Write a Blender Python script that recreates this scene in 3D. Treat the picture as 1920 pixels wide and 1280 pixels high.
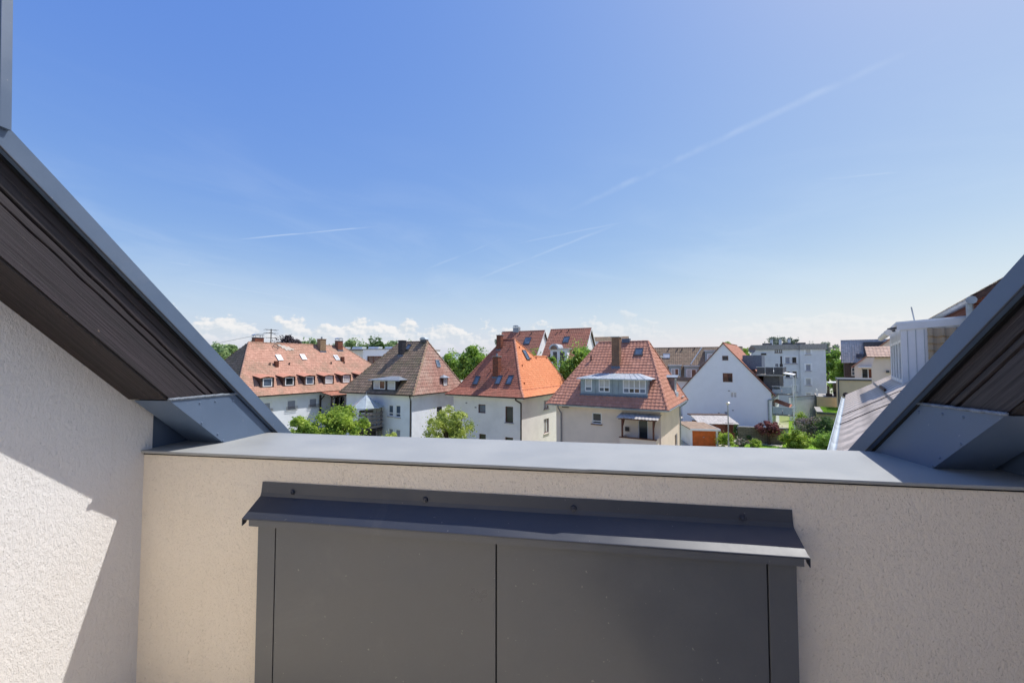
import bpy, bmesh, math, random
import numpy as np
from mathutils import Vector, Matrix, noise

for o in list(bpy.data.objects): bpy.data.objects.remove(o)
scene = bpy.context.scene
COL = scene.collection
R = math.radians

# ------------------------------------------------------------------ camera, sky, sun, exposure
HC = 9.2                       # eye height above the street
FPX, CX, CY, PITCH = 765.0, 960.0, 648.0, R(2.3)   # surveyed lens (1920 px wide frame)
cam_d = bpy.data.cameras.new('camera'); cam = bpy.data.objects.new('camera', cam_d); COL.objects.link(cam)
cam.location = (0, 0, HC); cam.rotation_euler = (R(90)+PITCH, 0, 0)
cam_d.sensor_width = 36; cam_d.lens = FPX/1920*36; cam_d.shift_y = (CY-640)/1920
cam_d.clip_start = .05; cam_d.clip_end = 6000
scene.camera = cam
SUN_EL, SUN_AZ = R(59.3), R(67.8)          # azimuth measured from +Y towards +X
sun_vec = Vector((math.sin(SUN_AZ)*math.cos(SUN_EL), math.cos(SUN_AZ)*math.cos(SUN_EL), math.sin(SUN_EL)))
sd = bpy.data.lights.new('sun', 'SUN'); sd.energy = 2.0; sd.angle = R(.53); sd.color = (1, .975, .935)
so = bpy.data.objects.new('sun', sd); COL.objects.link(so)
so.rotation_euler = (-sun_vec).to_track_quat('-Z', 'Y').to_euler(); so.location = (20, 5, 40)
vs = scene.view_settings
vs.view_transform = 'Standard'; vs.look = 'None'; vs.exposure = 1.33; vs.gamma = 1; vs.use_curve_mapping = False
scene.render.resolution_x, scene.render.resolution_y = 1024, 682
scene.render.engine = 'CYCLES'

def ray(px, py):
    x = (px-CX)/FPX; u = -(py-CY)/FPX
    return Vector((x, math.cos(PITCH)-math.sin(PITCH)*u, math.sin(PITCH)+math.cos(PITCH)*u))
EYE = Vector((0, 0, HC))
def at_z(px, py, z): r = ray(px, py); return EYE+r*((z-HC)/r.z)
def at_Y(px, py, Y): r = ray(px, py); return EYE+r*(Y/r.y)
# sheets of the survey: enlarged details of the photograph and their scale
SH = {1: (360, 580, 4.922), 2: (640, 580, 4.922), 3: (820, 590, 5.12), 4: (1020, 600, 5.12), 5: (1220, 600, 5.12), 6: (1380, 600, 5.12), 7: (1540, 500, 3.555)}
def S(k, x, y): a, b, c = SH[k]; return a+x/c, b+y/c

# ------------------------------------------------------------------ world
world = bpy.data.worlds.new('World'); scene.world = world; world.use_nodes = True
def world_nodes():
    nt = world.node_tree; nt.nodes.clear(); L = nt.links.new
    N = lambda t, **k: nt.nodes.new(t)
    out = N('ShaderNodeOutputWorld'); bg = N('ShaderNodeBackground'); L(bg.outputs[0], out.inputs[0])
    bg.inputs[1].default_value = .147
    sky = N('ShaderNodeTexSky'); sky.sky_type = 'NISHITA'; sky.sun_disc = False
    sky.sun_elevation = SUN_EL; sky.sun_rotation = SUN_AZ; sky.altitude = 150; sky.air_density = 1.0; sky.dust_density = .9; sky.ozone_density = 3.0
    tc = N('ShaderNodeTexCoord')
    sep = N('ShaderNodeSeparateXYZ'); L(tc.outputs['Generated'], sep.inputs[0])
    def M(op, a, b=None, c=None, clamp=False):
        n = N('ShaderNodeMath'); n.operation = op; n.use_clamp = clamp
        for i, v in enumerate((a, b, c)):
            if v is None: continue
            if isinstance(v, (int, float)): n.inputs[i].default_value = v
            else: L(v, n.inputs[i])
        return n.outputs[0]
    def ramp(v, a, b, t0=0., t1=1., smooth=True):
        n = N('ShaderNodeMapRange'); n.interpolation_type = 'SMOOTHSTEP' if smooth else 'LINEAR'
        L(v, n.inputs[0])
        for i, q in zip((1, 2, 3, 4), (a, b, t0, t1)): n.inputs[i].default_value = q
        return n.outputs[0]
    az = M('ARCTAN2', sep.outputs[0], sep.outputs[1])
    el = M('ARCSINE', sep.outputs[2])
    # cumulus towers standing on the horizon haze, all round
    cv = N('ShaderNodeCombineXYZ'); L(M('MULTIPLY', az, 17), cv.inputs[0]); L(M('MULTIPLY', el, 24), cv.inputs[1])
    n1 = N('ShaderNodeTexNoise'); n1.inputs['Scale'].default_value = 1.0; n1.inputs['Detail'].default_value = 9; n1.inputs['Roughness'].default_value = .58
    L(cv.outputs[0], n1.inputs['Vector'])
    cv2 = N('ShaderNodeCombineXYZ'); L(M('MULTIPLY', az, 5.5), cv2.inputs[0]); cv2.inputs[1].default_value = 3.3
    n2 = N('ShaderNodeTexNoise'); n2.inputs['Scale'].default_value = 1.; n2.inputs['Detail'].default_value = 3; L(cv2.outputs[0], n2.inputs['Vector'])
    # height a tower reaches (radians of elevation) from the coarse noise, minus the fine lumps
    top = M('MULTIPLY_ADD', n2.outputs[0], .17, .018)
    field = M('SUBTRACT', M('ADD', M('SUBTRACT', top, el), M('MULTIPLY', M('SUBTRACT', n1.outputs[0], .5), .20)), 0.0)
    cum = ramp(field, .012, .030)
    cum = M('MULTIPLY', cum, ramp(el, .015, .085))
    cum = M('MULTIPLY', cum, ramp(az, -.15, .42, .9, .25))
    # shading inside the towers
    cv3 = N('ShaderNodeCombineXYZ'); L(M('MULTIPLY_ADD', az, 17, .10), cv3.inputs[0]); L(M('MULTIPLY_ADD', el, 24, .12), cv3.inputs[1])
    n3 = N('ShaderNodeTexNoise'); n3.inputs['Scale'].default_value = 1.0; n3.inputs['Detail'].default_value = 9; n3.inputs['Roughness'].default_value = .58
    L(cv3.outputs[0], n3.inputs['Vector'])
    shade = ramp(M('SUBTRACT', n1.outputs[0], n3.outputs[0]), -.08, .08)
    ccol = N('ShaderNodeMix'); ccol.data_type = 'RGBA'; L(shade, ccol.inputs[0])
    ccol.inputs[6].default_value = (1.82, 1.98, 2.14, 1); ccol.inputs[7].default_value = (2.55, 2.5, 2.46, 1)
    # thin cirrus veil, fading in towards the horizon
    cv4 = N('ShaderNodeCombineXYZ'); L(M('MULTIPLY', az, 2.2), cv4.inputs[0]); L(M('MULTIPLY_ADD', el, 9, M('MULTIPLY', az, 1.2)), cv4.inputs[1])
    n4 = N('ShaderNodeTexNoise'); n4.inputs['Scale'].default_value = 1.3; n4.inputs['Detail'].default_value = 6; n4.inputs['Roughness'].default_value = .55; n4.inputs['Distortion'].default_value = .6
    L(cv4.outputs[0], n4.inputs['Vector'])
    cir = M('MULTIPLY', M('MULTIPLY', ramp(n4.outputs[0], .42, .78), ramp(el, .6, .05)), .16)
    # contrails: thin great-circle arcs between two sighted points
    nb = N('ShaderNodeTexNoise'); nb.inputs['Scale'].default_value = 14; nb.inputs['Detail'].default_value = 5; L(tc.outputs['Generated'], nb.inputs['Vector'])
    total = None
    for (a, b, wid, amt) in (((1060, 398), (1760, 70), .0095, .15), ((440, 450), (722, 423), .0024, .30), ((800, 560), (1160, 420), .0045, .15), ((250, 480), (372, 501), .003, .16), ((300, 517), (590, 566), .004, .16), ((1535, 337), (1690, 323), .0024, .14), ((800, 505), (960, 440), .004, .12), ((350, 520), (500, 545), .003, .12), ((420, 560), (640, 590), .005, .14), ((900, 470), (1180, 415), .003, .12), ((360, 470), (352, 500), .004, .12)):
        A, B = ray(*a).normalized(), ray(*b).normalized()
        nrm = A.cross(B).normalized(); mid = (A+B).normalized(); half = mid.angle(A)
        def dot(v):
            d = N('ShaderNodeVectorMath'); d.operation = 'DOT_PRODUCT'; L(tc.outputs['Generated'], d.inputs[0]); d.inputs[1].default_value = v; return d.outputs['Value']
        off = M('ADD', dot(nrm), M('MULTIPLY', M('SUBTRACT', nb.outputs[0], .5), wid*1.6))
        m = ramp(M('ABSOLUTE', off), wid, 0.0)
        m = M('MULTIPLY', m, ramp(dot(mid), math.cos(half*1.08), math.cos(half*.5)))
        m = M('MULTIPLY', M('MULTIPLY', m, ramp(nb.outputs[0], .25, .65)), amt)
        total = m if total is None else M('MAXIMUM', total, m)
    veil = M('MAXIMUM', cir, total)
    hz = M('MULTIPLY', ramp(el, .26, .0), .45)
    mh = N('ShaderNodeMix'); mh.data_type = 'RGBA'; L(hz, mh.inputs[0])
    # film response of the photograph's sky: gentler towards the horizon, deeper blue
    sc = N('ShaderNodeSeparateColor'); L(sky.outputs[0], sc.inputs[0]); cc = N('ShaderNodeCombineColor')
    L(M('MULTIPLY', M('POWER', sc.outputs[0], 1.12), .365), cc.inputs[0]); L(M('MULTIPLY', M('POWER', sc.outputs[1], .82), .50), cc.inputs[1]); L(M('MULTIPLY', M('POWER', sc.outputs[2], .2), 1.58), cc.inputs[2])
    L(cc.outputs[0], mh.inputs[6]); mh.inputs[7].default_value = (1.74, 2.0, 2.2, 1)
    m1 = N('ShaderNodeMix'); m1.data_type = 'RGBA'; L(veil, m1.inputs[0]); L(mh.outputs[2], m1.inputs[6]); m1.inputs[7].default_value = (2.25, 2.5, 2.75, 1)
    m2 = N('ShaderNodeMix'); m2.data_type = 'RGBA'; L(cum, m2.inputs[0]); L(m1.outputs[2], m2.inputs[6]); L(ccol.outputs[2], m2.inputs[7])
    L(m2.outputs[2], bg.inputs[0])
world_nodes()

# ------------------------------------------------------------------ materials
def lin(c):
    c = c/255; return c/12.92 if c <= .04045 else ((c+.055)/1.055)**2.4
def C(r, g, b): return (lin(r), lin(g), lin(b), 1)
MATS = {}
class NT:
    def __init__(s, name, rough=.7, spec=.4, metal=0.):
        s.m = bpy.data.materials.new(name); s.m.use_nodes = True; s.nt = s.m.node_tree
        s.b = s.nt.nodes['Principled BSDF']; s.b.inputs['Roughness'].default_value = rough
        s.b.inputs['Specular IOR Level'].default_value = spec; s.b.inputs['Metallic'].default_value = metal
        s.tc = s.nt.nodes.new('ShaderNodeTexCoord'); MATS[name] = s.m
    def L(s, a, b): s.nt.links.new(a, b)
    def n(s, t): return s.nt.nodes.new(t)
    def math(s, op, a, b=None, c=None):
        n = s.n('ShaderNodeMath'); n.operation = op
        for i, v in enumerate((a, b, c)):
            if v is None: continue
            if isinstance(v, (int, float)): n.inputs[i].default_value = v
            else: s.L(v, n.inputs[i])
        return n.outputs[0]
    def noise(s, scale, detail=4, rough=.55, vec=None, dist=0):
        n = s.n('ShaderNodeTexNoise'); n.inputs['Scale'].default_value = scale; n.inputs['Detail'].default_value = detail
        n.inputs['Roughness'].default_value = rough; n.inputs['Distortion'].default_value = dist
        s.L(vec if vec is not None else s.tc.outputs['Object'], n.inputs['Vector']); return n.outputs[0]
    def voro(s, scale, vec=None, feat='F1'):
        n = s.n('ShaderNodeTexVoronoi'); n.feature = feat; n.inputs['Scale'].default_value = scale
        s.L(vec if vec is not None else s.tc.outputs['Object'], n.inputs['Vector']); return n.outputs['Distance']
    def map(s, v, a, b, c=0., d=1., smooth=True):
        n = s.n('ShaderNodeMapRange'); n.interpolation_type = 'SMOOTHSTEP' if smooth else 'LINEAR'; s.L(v, n.inputs[0])
        for i, q in zip((1, 2, 3, 4), (a, b, c, d)): n.inputs[i].default_value = q
        return n.outputs[0]
    def mix(s, f, a, b, mode='MIX'):
        n = s.n('ShaderNodeMix'); n.data_type = 'RGBA'; n.blend_type = mode
        for i, v in ((0, f), (6, a), (7, b)):
            if isinstance(v, (int, float, tuple)): n.inputs[i].default_value = v
            else: s.L(v, n.inputs[i])
        return n.outputs[2]
    def col(s, v):
        if isinstance(v, tuple): s.b.inputs['Base Color'].default_value = v
        else: s.L(v, s.b.inputs['Base Color'])
        return s
    def bump(s, h, strength=.5, dist=.01):
        n = s.n('ShaderNodeBump'); n.inputs['Strength'].default_value = strength; n.inputs['Distance'].default_value = dist
        s.L(h, n.inputs['Height']); s.L(n.outputs[0], s.b.inputs['Normal'])
    def rough(s, v): s.L(v, s.b.inputs['Roughness'])
    def island(s): return s.n('ShaderNodeNewGeometry').outputs['Random Per Island']

def m_plain(name, c, rough=.6, spec=.4, metal=0., var=.12, scale=6.):
    s = NT(name, rough, spec, metal)
    d = tuple(x*(1-var*1.6) for x in c[:3])+(1,); l = tuple(min(1, x*(1+var)) for x in c[:3])+(1,)
    s.col(s.mix(s.map(s.noise(scale, 5), .3, .7), d, l))
    return s.m
def m_render(name, c, dirt=(120, 110, 100), bump=.25, scale=60., dirt_amt=.25):
    s = NT(name, .9, .2)
    big = s.map(s.noise(.9, 6, .6), .35, .75)
    c2 = s.mix(s.math('MULTIPLY', big, dirt_amt), c, C(*dirt))
    s.col(s.mix(s.map(s.noise(scale, 3), .3, .7), c2, tuple(x*.9 for x in c[:3])+(1,)))
    s.bump(s.noise(scale, 3), bump, .02); return s.m
def m_tiles(name, base, dark, moss, moss_amt=.4, var=.5, patch=None):
    s = NT(name, .8, .25)
    isl = s.island()
    c = s.mix(s.map(isl, .15, 1., 0, var, False), base, dark)
    pale = tuple(min(1, x*1.25+.02) for x in base[:3])+(1,)
    c = s.mix(s.math('MULTIPLY', s.map(s.math('FRACT', s.math('MULTIPLY', isl, 7.31)), .7, 1.), .5), c, pale)
    mm = s.math('MULTIPLY', s.map(s.noise(.55, 8, .7), .42, .66), moss_amt)
    mm2 = s.map(s.noise(6, 4, .6), .2, .6)
    c = s.mix(s.math('MULTIPLY', mm, mm2), c, moss)
    if patch: c = s.mix(s.math('MULTIPLY', s.map(s.noise(.33, 3), .58, .64), .8), c, patch)
    s.col(c); s.bump(s.noise(60, 3), .3, .01); return s.m

def m_stucco(name, c, c2, relief=.5):
    s = NT(name, .92, .15)
    mp = s.n('ShaderNodeMapping'); s.L(s.tc.outputs['Object'], mp.inputs[0]); mp.inputs['Rotation'].default_value = (R(35), R(35), 0); mp.inputs['Scale'].default_value = (1.0, 1.25, .62); mv = mp.outputs[0]
    grain = s.noise(210, 4, .62, mv, .3)                          # trowelled sand grain
    holes = s.map(s.noise(190, 2, .5, mv), .60, .74)         # small pits
    lump = s.noise(70, 3, .5, mv)
    h = s.math('SUBTRACT', s.math('ADD', s.math('MULTIPLY', grain, .5), s.math('MULTIPLY', lump, .7)), s.math('MULTIPLY', holes, .4))
    big = s.noise(1.6, 6, .6)
    col = s.mix(s.map(big, .3, .75), c, c2)
    col = s.mix(s.math('MULTIPLY', holes, .12), col, tuple(x*.5 for x in c[:3])+(1,))
    sm = s.n('ShaderNodeMapping'); s.L(s.tc.outputs['Object'], sm.inputs[0]); sm.inputs['Scale'].default_value = (9, 9, .55)
    streak = s.math('MULTIPLY', s.map(s.noise(1.6, 6, .65, sm.outputs[0]), .56, .8), .07)
    col = s.mix(streak, col, C(150, 132, 112))
    blot = s.math('MULTIPLY', s.map(s.noise(3.4, 7, .7), .56, .75), .05)
    col = s.mix(blot, col, C(140, 128, 114))
    s.col(col); s.bump(h, relief, .009); return s.m

def m_metal(name, c, rough=.38, var=.10, spec=.5, metal=.0):
    s = NT(name, rough, spec, metal)
    n1 = s.noise(3.2, 7, .62); n2 = s.noise(120, 2); streak = s.noise(1.4, 6, .7, dist=1.5)
    k = s.math('ADD', s.math('MULTIPLY', n1, .8), s.math('MULTIPLY', n2, .2))
    d = tuple(x*(1-var*2) for x in c[:3])+(1,); l = tuple(x*(1+var) for x in c[:3])+(1,)
    col = s.mix(s.map(k, .3, .72), d, l)
    dust = s.math('MULTIPLY', s.map(streak, .55, .8), .07)
    spk = s.math('MULTIPLY', s.map(s.noise(60, 2, .5), .74, .77), .3)
    col = s.mix(spk, col, C(186, 180, 168))
    s.col(s.mix(dust, col, C(178, 172, 160)))
    s.rough(s.map(n1, .25, .75, rough-.08, rough+.14))
    s.bump(s.math('ADD', s.math('MULTIPLY', s.noise(2.2, 2), .6), s.math('MULTIPLY', n2, .03)), .12, .012); return s.m

TH = R(41.8)                          # pitch of the own roof
def m_rafter(name, dark, light, gloss=.55):
    s = NT(name, gloss, .5)
    def dot(v):
        d = s.n('ShaderNodeVectorMath'); d.operation = 'DOT_PRODUCT'; s.L(s.tc.outputs['Object'], d.inputs[0]); d.inputs[1].default_value = v; return d.outputs['Value']
    t = dot((0, math.cos(TH), -math.sin(TH))); q = dot((0, math.sin(TH), math.cos(TH))); u = dot((1, 0, 0))
    def vec(a, b, c):
        n = s.n('ShaderNodeCombineXYZ'); s.L(s.math('MULTIPLY', t, a), n.inputs[0]); s.L(s.math('MULTIPLY', q, b), n.inputs[1]); s.L(s.math('MULTIPLY', u, c), n.inputs[2]); return n.outputs[0]
    g1 = s.noise(1, 8, .66, vec(2.2, 120, 120), .12); g2 = s.noise(1, 5, .6, vec(6, 330, 330), .1); g3 = s.noise(1, 4, .5, vec(1.1, 14, 14))
    k = s.math('ADD', s.math('MULTIPLY', g1, .6), s.math('MULTIPLY', g2, .4))
    col = s.mix(s.map(k, .36, .64), dark, light)
    col = s.mix(s.math('MULTIPLY', s.map(g3, .4, .7), .5), col, tuple(x*.55 for x in dark[:3])+(1,))
    fleck = s.math('MULTIPLY', s.map(s.noise(55, 3, .6, vec(.5, 1.2, 1)), .70, .76), .45)
    s.col(s.mix(fleck, col, C(150, 128, 108))); s.rough(s.map(k, .3, .7, gloss+.15, gloss-.12)); s.bump(k, .75, .004); return s.m

def m_brick(name, c1, c2, mortar, scale=1.):
    s = NT(name, .85, .2)
    n = s.n('ShaderNodeTexBrick'); s.L(s.tc.outputs['Object'], n.inputs['Vector'])
    mp = s.n('ShaderNodeMapping'); s.L(s.tc.outputs['Object'], mp.inputs[0]); mp.inputs['Rotation'].default_value = (R(90), 0, 0)
    s.L(mp.outputs[0], n.inputs['Vector'])
    n.inputs['Color1'].default_value = c1; n.inputs['Color2'].default_value = c2; n.inputs['Mortar'].default_value = mortar
    n.inputs['Scale'].default_value = 1.; n.inputs['Brick Width'].default_value = .25*scale; n.inputs['Row Height'].default_value = .08*scale; n.inputs['Mortar Size'].default_value = .012*scale
    s.col(s.mix(s.math('MULTIPLY', s.map(s.noise(3, 5), .4, .8), .4), n.outputs[0], (.05, .04, .035, 1))); s.bump(n.outputs['Fac'], -.4, .01); return s.m
def m_leaf(name, c1, c2, c3, trans=.35):
    s = NT(name, .55, .35)
    isl = s.island(); big = s.noise(1.1, 4)
    col = s.mix(s.map(isl, 0, 1, 0, 1, False), c1, c2)
    col = s.mix(s.map(big, .40, .60, 0., .85), col, c3)
    s.col(col)
    tr = s.n('ShaderNodeBsdfTranslucent'); s.L(col, tr.inputs[0])
    ms = s.n('ShaderNodeMixShader'); ms.inputs[0].default_value = trans
    out = s.nt.nodes['Material Output']; s.L(s.b.outputs[0], ms.inputs[1]); s.L(tr.outputs[0], ms.inputs[2]); s.L(ms.outputs[0], out.inputs[0]); return s.m
def m_glass(name, c, rough=.06, var=.5):
    s = NT(name, rough, .6)
    s.col(s.mix(s.map(s.noise(1.1, 3), .35, .7), c, tuple(x*(1-var) for x in c[:3])+(1,))); return s.m

M = MATS
m_stucco('stucco_pale', C(228, 225, 221), C(224, 220, 215), .7); m_stucco('stucco_bounce_warm', C(241, 228, 207), C(237, 223, 201), .8)  # second is the parapet's copy of the paint, warmed and lightened for bounced light
m_metal('flashing', C(84, 101, 124), .45, .05, .6); m_metal('coping', C(154, 155, 152), .5, .05, .5); m_metal('cabinet_steel', C(88, 89, 90), .33, .05, .6); m_metal('canopy_steel', C(46, 50, 60), .42, .04, .8)
m_rafter('rafter_wood', C(29, 23, 26), C(58, 49, 53)); m_rafter('rafter_soffit', C(22, 13, 11), C(38, 24, 20), .5)
m_plain('rubber_gap_black', C(18, 18, 20), .6); m_plain('dark_gap', C(14, 13, 13), .9)
m_tiles('tiles_old_red', C(186, 142, 122), C(158, 114, 96), C(124, 114, 94), .62, .5, C(168, 138, 118))
m_tiles('tiles_grey_old', C(98, 90, 82), C(66, 60, 56), C(78, 76, 60), .5, .5)
m_tiles('tiles_mossy', C(140, 120, 102), C(106, 90, 76), C(112, 106, 80), .8, .6)
m_tiles('tiles_brick_red', C(164, 124, 110), C(128, 92, 82), C(190, 174, 156), .5, .5)
m_tiles('tiles_dark_red', C(172, 110, 90), C(142, 88, 72), C(98, 86, 70), .45, .45)
m_tiles('tiles_orange', C(214, 138, 96), C(200, 122, 80), C(196, 116, 80), .25, .4)
m_tiles('tiles_red', C(188, 134, 112), C(168, 112, 93), C(156, 116, 94), .3, .4)
m_tiles('tiles_far_red', C(168, 112, 92), C(142, 92, 78), C(124, 104, 86), .35, .5)
m_tiles('tiles_brown', C(156, 132, 108), C(124, 104, 84), C(114, 108, 86), .4, .5)
m_tiles('tiles_hung_brown', C(172, 152, 126), C(142, 124, 100), C(124, 118, 92), .35, .5)
m_tiles('tiles_dark_far', C(186, 182, 178), C(150, 146, 142), C(140, 134, 126), .3, .5)
m_render('wall_blue_white', C(236, 238, 242)); m_render('wall_white', C(238, 237, 235)); m_render('wall_cream', C(234, 229, 221)); m_render('wall_beige', C(232, 212, 194))
m_render('wall_snow', C(242, 243, 245), dirt_amt=.1); m_render('wall_concrete', C(226, 228, 230), dirt=(130, 132, 132), dirt_amt=.3); m_render('wall_ochre', C(222, 200, 166)); m_render('wall_garden', C(170, 158, 140), dirt=(90, 85, 75), dirt_amt=.6)
m_render('wall_modern', C(236, 234, 232), dirt_amt=.1); m_render('sill_stone', C(190, 180, 168), bump=.1)
m_plain('white_frame', C(232, 232, 232), .4, .5, var=.04); m_plain('brown_frame', C(96, 52, 36), .55, var=.2); m_plain('dark_frame', C(52, 46, 46), .5)
m_plain('dormer_brown', C(80, 58, 50), .7, var=.25, scale=20); m_plain('dark_timber', C(58, 50, 48), .75, var=.3, scale=14); m_plain('grey_timber', C(126, 118, 114), .8, var=.3, scale=12)
m_plain('zinc', C(150, 158, 166), .4, .5, .35, var=.15, scale=3); m_plain('zinc_light', C(186, 194, 200), .42, .5, .25, var=.12, scale=2); m_plain('zinc_dark', C(76, 78, 84), .45, .5, .2, var=.15, scale=3)
m_plain('clad_grey', C(150, 162, 166), .5, var=.08, scale=3); m_plain('lead', C(98, 108, 124), .5, .5, .2)
m_plain('gutter_brown', C(62, 50, 46), .4, .5); m_plain('pipe_grey', C(128, 124, 124), .45, .5)
m_plain('chimney_slate', C(48, 48, 54), .55, var=.2); m_plain('chimney_clad', C(140, 118, 92), .7, var=.2)
m_brick('brick_red', C(140, 70, 48), C(104, 52, 40), C(120, 100, 86)); m_brick('brick_brown', C(138, 96, 70), C(110, 74, 56), C(150, 132, 112)); m_brick('block_wall', C(150, 136, 116), C(126, 114, 96), C(104, 96, 84), 2.2)
m_glass('glass_dark', C(44, 50, 56)); m_glass('glass_sky', C(96, 112, 132)); m_glass('glass_curtain', C(196, 196, 196), .12, .25); m_glass('glass_warm', C(120, 92, 78)); m_glass('glass_roof', C(176, 186, 186), .2, .3)
m_plain('roller_blind', C(186, 188, 192), .7, var=.05); m_plain('blind_grey', C(148, 150, 160), .7, var=.08)
m_plain('orange_door', C(196, 98, 36), .6, var=.12, scale=2); m_plain('felt_roof', C(150, 128, 108), .9, var=.2, scale=2); m_plain('awning_sheet', C(176, 170, 164), .6, var=.2, scale=5)
m_plain('steel_pole', C(160, 162, 164), .4, .5, .3); m_plain('fibre_cement', C(216, 201, 184), .9, .2, var=.22, scale=2.5); m_plain('concrete', C(160, 156, 150), .9, var=.15)
m_plain('asphalt', C(66, 66, 68), .95, .2); m_plain('floor_slab', C(222, 211, 192), .8, .3, var=.08)
m_plain('bark', C(84, 70, 58), .9, .2, var=.3, scale=10); m_plain('fabric_white', C(226, 222, 214), .8); m_plain('balcony_panel', C(176, 186, 194), .3, .5, var=.08); m_plain('brown_render', C(92, 78, 72), .9)
m_leaf('leaf_fresh', C(162, 190, 70), C(202, 216, 100), C(98, 132, 50), .42); m_leaf('leaf_yellow', C(176, 192, 84), C(212, 216, 118), C(120, 140, 64), .38)
m_leaf('leaf_mid', C(137, 174, 74), C(184, 212, 97), C(104, 144, 64), .45); m_leaf('leaf_dark', C(90, 121, 69), C(128, 153, 86), C(74, 102, 62), .35)
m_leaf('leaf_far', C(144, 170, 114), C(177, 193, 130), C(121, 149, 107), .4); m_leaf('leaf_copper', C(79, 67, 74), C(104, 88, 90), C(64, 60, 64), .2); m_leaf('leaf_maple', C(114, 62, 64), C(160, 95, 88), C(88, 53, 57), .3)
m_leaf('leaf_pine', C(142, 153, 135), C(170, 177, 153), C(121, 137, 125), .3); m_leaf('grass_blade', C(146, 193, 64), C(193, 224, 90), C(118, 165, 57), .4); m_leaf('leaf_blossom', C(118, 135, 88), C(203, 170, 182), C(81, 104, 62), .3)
s = NT('ground_earth', .95, .1); s.col(s.mix(s.map(s.noise(.05, 6), .4, .6), C(132, 142, 92), C(182, 176, 164))); s.bump(s.noise(3, 5), .5, .05)
s = NT('lawn', .95, .1); s.col(s.mix(s.map(s.noise(1.2, 6), .35, .65), C(104, 142, 48), C(138, 166, 62)))
s = NT('hill_wood', .95, .1); s.col(s.mix(s.map(s.noise(.02, 8), .4, .6), C(86, 106, 92), C(104, 122, 104)))

# ------------------------------------------------------------------ mesh helpers
V = Vector
class MB:
    def __init__(s): s.v = []; s.f = []
    def add(s, vs, fs):
        k = len(s.v); s.v += [tuple(p) for p in vs]; s.f += [tuple(i+k for i in f) for f in fs]; return s
    def obox(s, o, a, b, c):
        o, a, b, c = V(o), V(a), V(b), V(c)
        if a.cross(b).dot(c) < 0: a, b = b, a
        return s.add([o, o+a, o+a+b, o+b, o+c, o+a+c, o+a+b+c, o+b+c], [(3, 2, 1, 0), (4, 5, 6, 7), (0, 1, 5, 4), (1, 2, 6, 5), (2, 3, 7, 6), (3, 0, 4, 7)])
    def box(s, x0, y0, z0, x1, y1, z1): return s.obox((x0, y0, z0), (x1-x0, 0, 0), (0, y1-y0, 0), (0, 0, z1-z0))
    def prism(s, poly, vec):
        p = [V(q) for q in poly]; n = len(p); vec = V(vec)
        nr = V((0, 0, 0))
        for i in range(n): nr += p[i].cross(p[(i+1) % n])
        if nr.dot(vec) > 0: p = p[::-1]
        return s.add(p+[q+vec for q in p], [tuple(range(n)), tuple(range(2*n-1, n-1, -1))]+[(i, i+n, (i+1) % n+n, (i+1) % n) for i in range(n)])
    def tube(s, p, q, r, n=8, r2=None):
        p, q = V(p), V(q); r2 = r if r2 is None else r2
        d = (q-p).normalized(); a = d.orthogonal().normalized(); b = d.cross(a)
        vs = [c+(a*math.cos(i*math.tau/n)+b*math.sin(i*math.tau/n))*rr for c, rr in ((p, r), (q, r2)) for i in range(n)]
        return s.add(vs, [(i, (i+1) % n, n+(i+1) % n, n+i) for i in range(n)]+[tuple(range(n-1, -1, -1)), tuple(range(n, 2*n))])
    def path(s, pts, r, n=8):
        for a, b in zip(pts, pts[1:]): s.tube(a, b, r, n)
        return s
    def build(s, name, mat, parent=None, smooth=False):
        me = bpy.data.meshes.new(name); me.from_pydata(s.v, [], s.f); me.update()
        return link(me, name, mat, parent, smooth)
def link(me, name, mat, parent=None, smooth=False):
    if mat is not None: me.materials.append(M[mat] if isinstance(mat, str) else mat)
    if smooth: me.polygons.foreach_set('use_smooth', [True]*len(me.polygons))
    o = bpy.data.objects.new(name, me); COL.objects.link(o)
    if parent is not None: o.parent = parent
    return o
def tag(o, label=None, cat=None, group=None, kind=None):
    for k, v in (('label', label), ('category', cat), ('group', group), ('kind', kind)):
        if v: o[k] = v
    return o
def thing(name, label, cat, loc=(0, 0, 0), rz=0, group=None):
    o = bpy.data.objects.new(name, None); COL.objects.link(o); o.location = loc; o.rotation_euler = (0, 0, rz); o.empty_display_size = .3
    return tag(o, label, cat, group)
def box(name, mat, parent, *a): return MB().box(*a).build(name, mat, parent)
def prism(name, mat, parent, poly, vec): return MB().prism(poly, vec).build(name, mat, parent)
def bevel(o, w, seg=2):
    m = o.modifiers.new('bevel', 'BEVEL'); m.width = w; m.segments = seg; m.limit_method = 'ANGLE'; return o

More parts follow.
